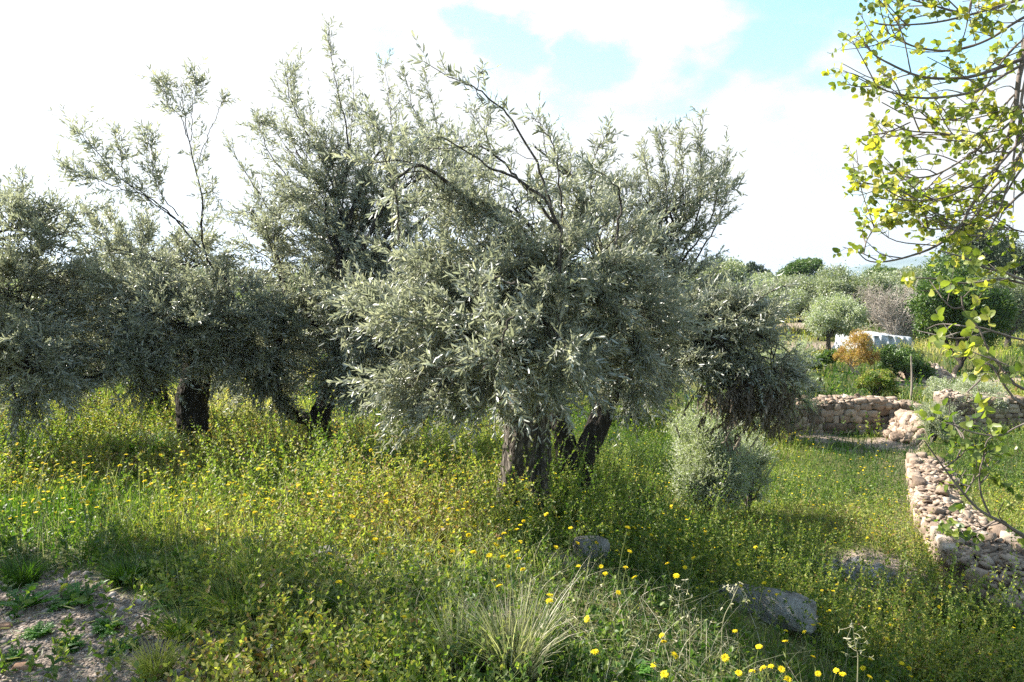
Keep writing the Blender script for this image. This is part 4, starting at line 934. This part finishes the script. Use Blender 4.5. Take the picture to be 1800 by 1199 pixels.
def thin(g, x, y, patch=0.0):
    gm = gravel_mask(x, y); bm = bare_mask(x, y); p = (1 - .97 * gm) * (1 - .85 * bm)
    p = p * np.clip(1 - patch * (1 - sstep(4.0, 6.0, y)) * (.55 + .9 * wob(x * 2.2, y * 2.2, 3, 14)), .42, 1)
    p = np.maximum(p, .11 * gm) * (1 - .9 * np.exp(-(((x - SLAB[0]) / .42) ** 4 + ((y - SLAB[1] + .22) / .34) ** 4)))
    return (g.random(len(x)) < p) & ~in_wall(x, y)
def meadow():
    g = np.random.default_rng(140)
    G = Geo()
    x, y = scatter(g, 200000, 1.9, 16, 1.75); k = thin(g, x, y, .8); x, y = x[k], y[k]; n = len(x)
    hf = height_field(x, y); h = hf * (.045 + .20 * g.random(n) ** 1.8) * (1 + .25 * np.clip(wob(x * 2, y * 2, 4, 16), -1, 1)); tn = tone(x, y, g, n)
    blades(G, g, x, y, h, g.uniform(.0022, .005, n) * (1 + y * .08), .55, tn)
    x, y = scatter(g, 90000, 12, 75, 1.5); k = thin(g, x, y); x, y = x[k], y[k]; n = len(x)
    blades(G, g, x, y, g.uniform(.1, .38, n), g.uniform(.006, .014, n) * (y / 10), .5, tone(x, y, g, n), 2)
    print('grass verts', G.n)
    place('meadow_grass', G.mesh('meadow_grass'), M_grass, kind='stuff', label='rough spring grass covering the meadow', category='grass')
    # leafy weeds: stems set with small leaves
    G = Geo(); ST = Geo()
    x, y = scatter(g, 20000, 2.0, 16, 1.75); k = thin(g, x, y, .6); x, y = x[k], y[k]; n = len(x)
    L = height_field(x, y) * g.uniform(.14, .42, n) * (1 + .7 * np.clip(wob(x * 1.3, y * 1.3, 2, 12), -1, 1)); L = np.maximum(L, .05)
    st = np.stack([x, y, terrain(x, y)], -1); dr = np.stack([g.normal(0, .5, n), g.normal(0, .5, n), np.ones(n)], -1)
    foliage(g, st, dr, L, g.normal(0, .3, (n, 3)), .020, .029, .015, ang=(.5, 1.4), G=G, TW=ST, tw_r=.0011, start=.1, rbase=np.clip(tone(x, y, g, n) + .05, 0, 1), jit=.4)
    x, y = scatter(g, 7000, 13, 60, 1.4); k = thin(g, x, y); x, y = x[k], y[k]; n = len(x)
    st = np.stack([x, y, terrain(x, y)], -1)
    foliage(g, st, np.stack([g.normal(0, .3, n), g.normal(0, .3, n), np.ones(n)], -1), g.uniform(.2, .5, n), g.normal(0, .1, (n, 3)), .055, .075, .035, ang=(.5, 1.3), G=G, rbase=tone(x, y, g, n), jit=.4)
    # herbs of the sunny terrace on the right, both sides of the long wall
    x = g.uniform(1.8, 9.5, 9000); y = g.uniform(7, 14.4, 9000); k = thin(g, x, y) & (np.abs(x) < .8 * y); x, y = x[k], y[k]; n = len(x)
    foliage(g, np.stack([x, y, terrain(x, y)], -1), np.stack([g.normal(0, .5, n), g.normal(0, .5, n), np.ones(n)], -1), g.uniform(.06, .2, n) * (1 + .5 * np.clip(wob(x, y, 3, 12), -1, 1)), g.normal(0, .2, (n, 3)), .028, .034, .014, ang=(.4, 1.2), G=G, rbase=np.clip(tone(x, y, g, n) + .12, 0, 1), jit=.5)
    # denser low herbs of the sunny left field, and broad-leaved plants near the viewer
    x = g.uniform(-6.5, 1.5, 13000); y = g.uniform(4.3, 10, 13000); k = thin(g, x, y) & (np.abs(x) < .8 * y); x, y = x[k], y[k]; n = len(x)
    foliage(g, np.stack([x, y, terrain(x, y)], -1), np.stack([g.normal(0, .6, n), g.normal(0, .6, n), np.ones(n)], -1), g.uniform(.06, .30, n) * (1 + .5 * np.clip(wob(x, y, 3, 12), -1, 1)), g.normal(0, .3, (n, 3)), .020, .021, .014, ang=(.5, 1.4), G=G, TW=ST, tw_r=.001, start=.2, rbase=np.clip(tone(x, y, g, n) + .12, 0, 1), jit=.5)
    x, y = scatter(g, 3000, 2.0, 7.5, 1.7); k = thin(g, x, y, .5); x, y = x[k], y[k]; n = len(x)
    foliage(g, np.stack([x, y, terrain(x, y)], -1), np.stack([g.normal(0, .5, n), g.normal(0, .5, n), np.ones(n)], -1), g.uniform(.05, .20, n), g.normal(0, .1, (n, 3)), .017, .044, .024, ang=(.8, 1.5), G=G, TW=ST, tw_r=.0016, start=.1, rbase=np.clip(tone(x, y, g, n) - .12, 0, 1), jit=.35, tmpl=LEAF_A)
    print('weeds verts', G.n)
    w = place('meadow_weeds', G.mesh('meadow_weeds'), M_weed, kind='stuff', label='small-leaved weeds and herbs growing all through the grass', category='weeds')
    place('stems', ST.mesh('stems'), M_stem, w)
    # fine straw-coloured stems
    G = Geo(); x, y = scatter(g, 7000, 2.0, 14, 1.8); k = thin(g, x, y) & (g.random(len(x)) < .35 + .65 * (x < .5)); x, y = x[k], y[k]; n = len(x)
    blades(G, g, x, y, height_field(x, y) * g.uniform(.2, .48, n), g.uniform(.0018, .0032, n), .4, g.uniform(.1, 1, n))
    x = g.uniform(-1.1, 1.5, 1500); y = g.uniform(2.2, 4.6, 1500); k = thin(g, x, y) & (wob(x * 2, y * 2, 3, 12) > -.4); x, y = x[k], y[k]; n = len(x)
    blades(G, g, x, y, g.uniform(.06, .3, n), g.uniform(.0018, .0036, n), 1.3, g.uniform(.1, 1, n), 4)
    place('dry_stems', G.mesh('dry_stems'), M_dry, kind='stuff', label='thin straw-coloured stems standing in the grass', category='dry stems')
    # dry grass litter on the ground
    G = Geo(); x, y = scatter(g, 15000, 2.0, 9, 1.8); k = ~in_wall(x, y) & (g.random(len(x)) < .25 + .75 * (1 - gravel_mask(x, y))); x, y = x[k], y[k]; n = len(x)
    a = g.uniform(0, 2 * pi, n); V, Q = leaves(np.stack([x, y, terrain(x, y) + g.uniform(.003, .03, n)], -1), np.stack([np.cos(a), np.sin(a), g.normal(0, .15, n)], -1), np.array([[0, 0, 1.]]) + g.normal(0, .5, (n, 3)), g.uniform(.02, .09, n), g.uniform(.002, .009, n), .2)
    G.add(V, Q, rnd=np.repeat(g.random(n), 6)); place('grass_litter', G.mesh('grass_litter'), M_dry, kind='stuff', label='dead leaves and straw lying under the grass', category='litter')
    # gravel
    G = Geo(); n = 26000; x = g.uniform(-4.3, -.6, n); y = g.uniform(1.9, 4.6, n); k = g.random(n) < gravel_mask(x, y) * .95 + .03; x, y = x[k], y[k]; n = len(x)
    r = .0035 + .006 * g.random(n) ** 2 + .014 * (g.random(n) < .02); R = r[:, None] * g.uniform([.8, .7, .4], [1.4, 1.1, .8], (n, 3))
    stones(g, np.stack([x, y, terrain(x, y) + R[:, 2] * .3], -1), R, G, ic=ICO1, jit=.12, rot=g.uniform(-3, 3, (n, 3)) * np.array([.15, .15, 1]))
    place('gravel', G.mesh('gravel'), M_pebble, kind='stuff', label='pinkish crushed gravel of the track', category='gravel')
meadow()

# ------------------------------------------------------------------ tussocks, rosettes, stalks
def tussock(label, px, py, n, h, spread, mat, seed, w=.004, rlo=0, rhi=1, name='grass_tussock', d=None):
    g = np.random.default_rng(seed); c = GP(px, py) if d is None else None
    G = Geo(); r = spread * .35 * np.sqrt(g.random(n)); a = g.uniform(0, 2 * pi, n)
    p0 = np.stack([r * np.cos(a), r * np.sin(a), np.full(n, -.01)], -1); hh = h * g.uniform(.45, 1.1, n)
    out = np.stack([np.cos(a + g.normal(0, .5, n)), np.sin(a + g.normal(0, .5, n))], -1) * (spread * g.uniform(.1, 1.1, n) * (hh / h))[:, None]
    side = nrm(np.stack([g.normal(0, 1, n), g.normal(0, 1, n), np.zeros(n)], -1)); V = []
    for t in np.linspace(0, 1, 6):
        q = p0 + np.c_[out * t ** 1.8, hh * (t - .22 * t ** 3 * (spread / h))]; wd = (w * (1 - t ** 2) * .5 + .0004); V += [q - side * wd, q + side * wd]
    V = np.stack(V, 1).reshape(-1, 3); k = np.arange(5) * 2; Q = (np.arange(n)[:, None, None] * 12 + np.stack([k, k + 1, k + 3, k + 2], -1)[None]).reshape(-1, 4)
    G.add(V, Q, rnd=np.repeat(g.uniform(rlo, rhi, n), 12))
    place(name, G.mesh(name), mat, loc=c, label=label, category='grass tussock')
tussock('tall dry straw tussock at the bottom edge, centre of the photo', 905, 1205, 420, .42, .26, M_dry, 150, .0042)
tussock('smaller dry tussock beside the tall straw one, on its left', 800, 1190, 90, .38, .12, M_dry, 151, .004, .2, 1)
tussock('orange-tipped grass tussock on the gravel at the bottom left', 275, 1190, 260, .17, .16, M_grass, 152, .0045, .55, 1)
tussock('dark green grass tussock at the right edge of the gravel', 325, 1118, 420, .16, .2, M_grass, 153, .0045, .1, .75)
tussock('bright green grass tussock at the far edge of the gravel', 225, 1022, 420, .17, .2, M_grass, 154, .005, 0, .45)
tussock('long-bladed grass clump right of the gravel, above the dark tussock', 420, 1085, 620, .24, .3, M_grass, 155, .004, .1, .9)
tussock('second long-bladed clump uphill of the first, with yellow blades', 445, 1035, 420, .24, .24, M_grass, 156, .0042, .3, 1)
tussock('green clump of broad blades below the weeds, left of the dry stalks', 560, 1080, 160, .16, .14, M_grass, 157, .009, .1, .6)
tussock('spiky pale green clump standing before the leaning dry stalks', 535, 1130, 90, .14, .14, M_grass, 158, .006, .3, .8)
tussock('lush green clump in the shade to the right of the grey slab', 1700, 1110, 500, .3, .3, M_grass, 159, .006, 0, .4)
tussock('shaded grass clump at the left edge beyond the gravel', 40, 1030, 300, .2, .2, M_grass, 160, .005, 0, .4)
tussock('bright clump of grass at the foot of the thick double trunk', 820, 905, 700, .28, .45, M_grass, 161, .005, 0, .35)
tussock('tall shaded grass under the straight-trunked left olive', 250, 800, 900, .38, .8, M_grass, 162, .007, 0, .4)

def rosette(label, px, py, n, L, wd, seed, up=.45, off=0):
    g = np.random.default_rng(seed); c = GP(px, py); G = Geo(); a = np.arange(n) * 2.4 + g.normal(0, .2, n); el = g.uniform(.15, 1.1, n) * up * 1.6
    ax = np.stack([np.cos(a) * np.cos(el), np.sin(a) * np.cos(el), np.sin(el)], -1); Ls = L * g.uniform(.55, 1.1, n)
    # toothed blade: main leaf plus small lobes along it
    V, Q = leaves(np.zeros((n, 3)) + np.array([0, 0, .006]), ax, np.repeat([[0, 0, 1.]], n, 0) + g.normal(0, .15, (n, 3)), Ls, wd * g.uniform(.8, 1.2, n), .25); G.add(V, Q, rnd=np.repeat(g.random(n), 6))
    for t in (.3, .45, .6, .75, .88):
        for sg in (1, -1):
            s = nrm(np.cross(np.array([[0, 0, 1.]]), ax)) * sg; p = ax * (Ls * t)[:, None] + np.array([[0, 0, .008]]) + np.c_[np.zeros(n), np.zeros(n), -.25 * Ls * t * t]
            V, Q = leaves(p, s + ax * .4, np.repeat([[0, 0, 1.]], n, 0) + g.normal(0, .2, (n, 3)), wd * 1.2 * (1.2 - .5 * abs(t - .6)) * g.uniform(.7, 1.2, n), wd * .55, .1); G.add(V, Q, rnd=np.repeat(g.random(n), 6))
    place('leafy_weed', G.mesh('leafy_weed'), M_rosette, loc=c, label=label, category='weed')
for i, (lb, px, py, n, L, w) in enumerate((
        ('large toothed green weed rosette in the middle of the gravel far side', 135, 1062, 20, .15, .024),
        ('upright broad-leaved weed left of the large toothed rosette', 42, 1072, 12, .17, .028),
        ('feathery dark weed on the open gravel below the large rosette', 187, 1112, 22, .085, .015),
        ('low dark weed patch on the gravel left of the feathery one', 68, 1118, 22, .075, .014),
        ('blue-green weed low on the gravel, below and left of the feathery one', 124, 1142, 24, .08, .014),
        ('dark weed sprawling on the gravel beside the orange-tipped tussock', 215, 1148, 26, .085, .014),
        ('tiny dark weed near the flat orange stone', 24, 1160, 14, .05, .012),
        ('pale green weed at the far right side of the gravel', 293, 1072, 18, .085, .016),
        ('fresh green weed between the gravel and the long-bladed clump', 345, 1065, 22, .10, .018),
        ('yellow-green rosette at the bottom edge left of the tall straw tussock', 620, 1188, 16, .09, .018),
        ('green rosette right of the tall straw tussock at the bottom edge', 1120, 1192, 18, .12, .022))):
    rosette(lb, px, py, n, L, w, 170 + i)

def stalk(label, pts, d, r, seed, side=9):
    g = np.random.default_rng(seed); w = [P(a, b, d) for a, b in pts]; gz = w[0].copy(); gz[2] = float(terrain(gz[0], gz[1])) - .02
    w = [gz] + w; p = catmull(w, 30); G = Geo(); V, Q = tubes(p[None], np.linspace(r, r * .45, 30)[None], 6); G.add(V, Q, rnd=.55)
    for _ in range(side):
        i = int(g.integers(8, 29)); e = p[i] + nrm(g.normal(0, 1, 3) + np.array([0, 0, .5])) * g.uniform(.03, .09); V, Q = tubes(catmull([p[i], (p[i] + e) / 2 + g.normal(0, .008, 3), e], 6)[None], np.full((1, 6), r * .35), 4); G.add(V, Q, rnd=g.random())
        V, Q = leaves(np.repeat(e[None], 3, 0), rand_unit(g, 3), rand_unit(g, 3), .018, .006, .3); G.add(V, Q, rnd=.8)
    place('dry_stalk', shift(G.mesh('dry_stalk'), gz), M_dry, loc=gz, label=label, category='dry stalk')
stalk('tallest leaning dry stalk with broken side twigs, left of the two tall ones', [(745, 1125), (725, 1050), (700, 990), (684, 935)], 3.7, .0035, 190, 14)
stalk('second tall dry stalk leaning left, nearer the straw tussock', [(790, 1140), (765, 1070), (735, 990), (712, 925)], 3.6, .0035, 191, 14)
stalk('thin dry stalk leaning right over the dark hollow', [(985, 1150), (1000, 1110), (1015, 1060), (1035, 1000)], 3.5, .0028, 192, 9)
stalk('dry stalk with its top bent over, at the left of the straw tussock', [(817, 1150), (816, 1100), (818, 1075), (824, 1062), (828, 1075)], 3.3, .0028, 193, 3)
stalk('pale bent dry stem crossing low at the bottom left of the stalks', [(705, 1199), (700, 1170), (690, 1150), (684, 1135)], 3.2, .003, 194, 4)
stalk('branched pale stem rising in front of the long grey slab, left one', [(1213, 1120), (1210, 1075), (1195, 1045), (1180, 1022)], 3.5, .0025, 195, 14)
stalk('branched pale stem rising in front of the long grey slab, right one', [(1270, 1100), (1285, 1060), (1296, 1035), (1300, 1032)], 3.5, .0025, 196, 12)
stalk('tall pale branching stem at the right end of the grey slab', [(1508, 1170), (1505, 1140), (1500, 1110), (1497, 1090)], 3.2, .0028, 197, 14)
stalk('dark bare stem standing in the sunny field, leftmost', [(200, 905), (192, 870), (190, 840)], 5.6, .003, 198, 8)

# ------------------------------------------------------------------ flowers
HEADS = []
def head_mesh(seed, R):
    g = np.random.default_rng(seed); G = Geo()
    for n, rr, el, zz in ((13, 1, .12, 0), (13, .82, .32, .0015), (9, .5, .6, .003)):
        a = np.arange(n) * 2 * pi / n + g.uniform(0, 1); e = el + g.normal(0, .12, n)
        ax = np.stack([np.cos(a) * np.cos(e), np.sin(a) * np.cos(e), np.sin(e)], -1)
        V, Q = leaves(ax * R * .1 + np.array([0, 0, zz]), ax, np.repeat([[0, 0, 1.]], n, 0), R * rr * .9 * g.uniform(.88, 1.08, n), R * .34, .12, LEAF_B, LEAF_BQ); G.add(V, Q, rnd=np.repeat(g.random(n), 9))
    return G.mesh('flower_head')
def stem_mesh(seed, h):
    g = np.random.default_rng(seed); G = Geo(); e = np.array([g.normal(0, .03), g.normal(0, .03), h])
    p = catmull([(0, 0, -.03), (g.normal(0, .012), g.normal(0, .012), h * .5), e], 10); V, Q = tubes(p[None], np.linspace(.0017, .0013, 10)[None], 5); G.add(V, Q, rnd=.5)
    k = 6; i = g.integers(1, 7, k); V, Q = leaves(p[i], nrm(g.normal(0, 1, (k, 3)) + np.array([0, 0, .8])), rand_unit(g, k), g.uniform(.02, .05, k), .007, .2); G.add(V, Q, rnd=.3)
    return G.mesh('stem'), e
def flowers():
    g = np.random.default_rng(200)
    heads = [head_mesh(i, 1.0) for i in range(6)]
    for m in heads: m.materials.append(M_petal)
    stems = [stem_mesh(210 + i, h) for i, h in enumerate((.22, .27, .32, .37, .42))]
    for m, e in stems: m.materials.append(M_stem)
    traced = [(751, 977), (909, 971), (912, 984), (893, 998), (919, 1001), (1017, 997), (868, 1021), (878, 1032), (967, 1047), (966, 1057), (1032, 1089), (710, 1085), (1046, 1147), (1107, 970), (1173, 992), (1204, 999), (1189, 1013), (1064, 1009), (1057, 998), (1115, 1016), (1100, 999), (1087, 1043), (1218, 960), (1279, 971), (1328, 964), (1297, 993), (1345, 1005), (1340, 980), (1377, 981), (1343, 1026), (1352, 1040), (1365, 1046), (1302, 1031), (1163, 1119), (1167, 1128), (1275, 1158), (1186, 1154), (1334, 1138), (1380, 1129), (1341, 1176), (1355, 1172), (1322, 1181), (1299, 1184), (1374, 1178), (1385, 1195), (1168, 1188), (1292, 1111), (1149, 1170), (1444, 1009), (1472, 1027), (1445, 1037), (1457, 1037), (1480, 1063), (1441, 1098), (1414, 1111), (1502, 1099), (1429, 1155), (1470, 1179), (1438, 1185), (1481, 1187), (1517, 1175), (1529, 1191), (1585, 1167), (1598, 1177), (1560, 1077), (1602, 1089), (1643, 1052), (1615, 1043), (1584, 1035), (1578, 1029), (1598, 1022), (1606, 1010), (1625, 999), (1693, 1012), (1698, 1035), (1651, 1069), (1588, 1079), (1591, 1115), (1559, 1125), (1658, 1146), (1740, 1153), (1670, 1034), (1746, 1017), (313, 764), (340, 772), (632, 831), (639, 834), (796, 843), (738, 850), (580, 974), (596, 1024), (70, 857), (562, 1087), (675, 975), (662, 978), (635, 855), (702, 880), (790, 910), (815, 862), (915, 857), (925, 861), (942, 855), (960, 905), (1003, 929), (886, 938), (878, 949), (1130, 820), (1180, 890), (1240, 935), (1280, 900), (1310, 935)]
    pts = [(px, py, None) for px, py in traced]
    while len(pts) < 300:
        px, py = g.uniform(0, 1800), g.uniform(735, 985)
        if px > 1640 or (px > 850 and py < 790 and px < 1130): continue
        if px < 640:
            if py < 745 + .07 * px or py > 915: continue
        elif g.random() < .45: continue
        pts.append((px, py, 0))
    for i, (px, py, t) in enumerate(pts):
        k = int(g.integers(0, 5)); m, e = stems[k]; hz = e[2]
        s = 1.0 if py > 930 else g.uniform(.85, 1.15)
        c = GP(px, py, hz * s, dmin=2.2); b = np.array([c[0] , c[1], c[2]])
        if gravel_mask(b[0], b[1]) > .5: continue
        r = root('yellow_daisy', 'yellow daisy flower on a thin stem standing in the meadow grass', 'flower', b - np.array([e[0], e[1], 0]) * s, 'yellow daisies of the meadow'); r.scale = (s, s, s)
        place('stem', m, None, r)
        h = place('flower_head', heads[i % 6], None, r, loc=e); rad = (.0175 if py > 1140 else .0165) * g.uniform(.8, 1.12)
        h.scale = (rad, rad, rad * 1.1); h.rotation_euler = (g.normal(0, .38) + .05, g.normal(0, .38) - .25, g.uniform(0, 6))
    # the rest: far small ones
    G = Geo(); x, y = scatter(g, 4200, 4.4, 26, 1.4, .78); k = thin(g, x, y) & (gravel_mask(x, y) < .1) & ((x > .2) & (g.random(len(x)) < .6) | (x <= .2)); x, y = x[k], y[k]; n = len(x)
    zc = np.stack([x, y, terrain(x, y) + height_field(x, y) * g.uniform(.16, .36, n)], -1); rr = g.uniform(.008, .017, n) * (1 + np.clip(y - 8, 0, 20) * .03)
    for q in range(6):
        a = q * pi / 3 + g.uniform(0, 1, n); e = g.uniform(0, .35, n); ax = np.stack([np.cos(a) * np.cos(e), np.sin(a) * np.cos(e), np.sin(e)], -1)
        V, Q = leaves(zc, ax, np.repeat([[0, 0, 1.]], n, 0) + g.normal(0, .2, (n, 3)), rr, rr * .95, .1); G.add(V, Q, rnd=np.repeat(g.random(n), 6))
    blades(G2 := Geo(), g, x, y, zc[:, 2] - terrain(x, y), np.full(n, .003), .0, g.uniform(0, .5, n), 1)
    w = place('small_flowers', G.mesh('small_flowers'), M_petal, kind='stuff', label='countless small yellow flowers scattered over the far meadow', category='flowers'); place('stems', G2.mesh('stems'), M_grass, w)
    # white flowers
    wh = head_mesh(9, 1.0); wh.materials.append(M_white)
    for lb, px, py, hz in (('white flower in the grass right of the gravel, by the long-bladed clump', 458, 1128, .12), ('pinkish white mallow flower in shade right of the silver bush, upper', 1262, 850, .5), ('pinkish white mallow flower low in shade right of the silver bush', 1285, 878, .4), ('pale flower at the lower right skirt of the silver bush', 1345, 882, .35), ('white flower among the weeds behind the gravel', 105, 905, .15)):
        c = GP(px, py, hz, dmin=2.2); r = root('white_flower', lb, 'flower', c); sm, e = stem_mesh(int(px), hz); sm.materials.append(M_stem); place('stem', sm, None, r)
        h = place('flower_head', wh, None, r, loc=e); h.scale = (.015, .015, .02); h.rotation_euler = (.5, -.2, px)
flowers()

# ------------------------------------------------------------------ air
def haze():
    import bmesh
    bm = bmesh.new(); bmesh.ops.create_cube(bm, size=1); me = bpy.data.meshes.new('haze'); bm.to_mesh(me); bm.free()
    m, nt, out = newmat('haze_air'); v = nt.nodes.new('ShaderNodeVolumePrincipled'); v.inputs['Density'].default_value = HAZE; v.inputs['Color'].default_value = (.62, .78, 1.0, 1); v.inputs['Anisotropy'].default_value = .3
    nt.links.new(v.outputs[0], out.inputs['Volume'])
    o = place('haze', me, m, kind='stuff', label='thin pale haze in the air over the far land', category='haze'); o.scale = (7600, 7600, 170); o.location = (0, 0, 170 / 2 - 25)
HAZE = .00025
if HAZE: haze()
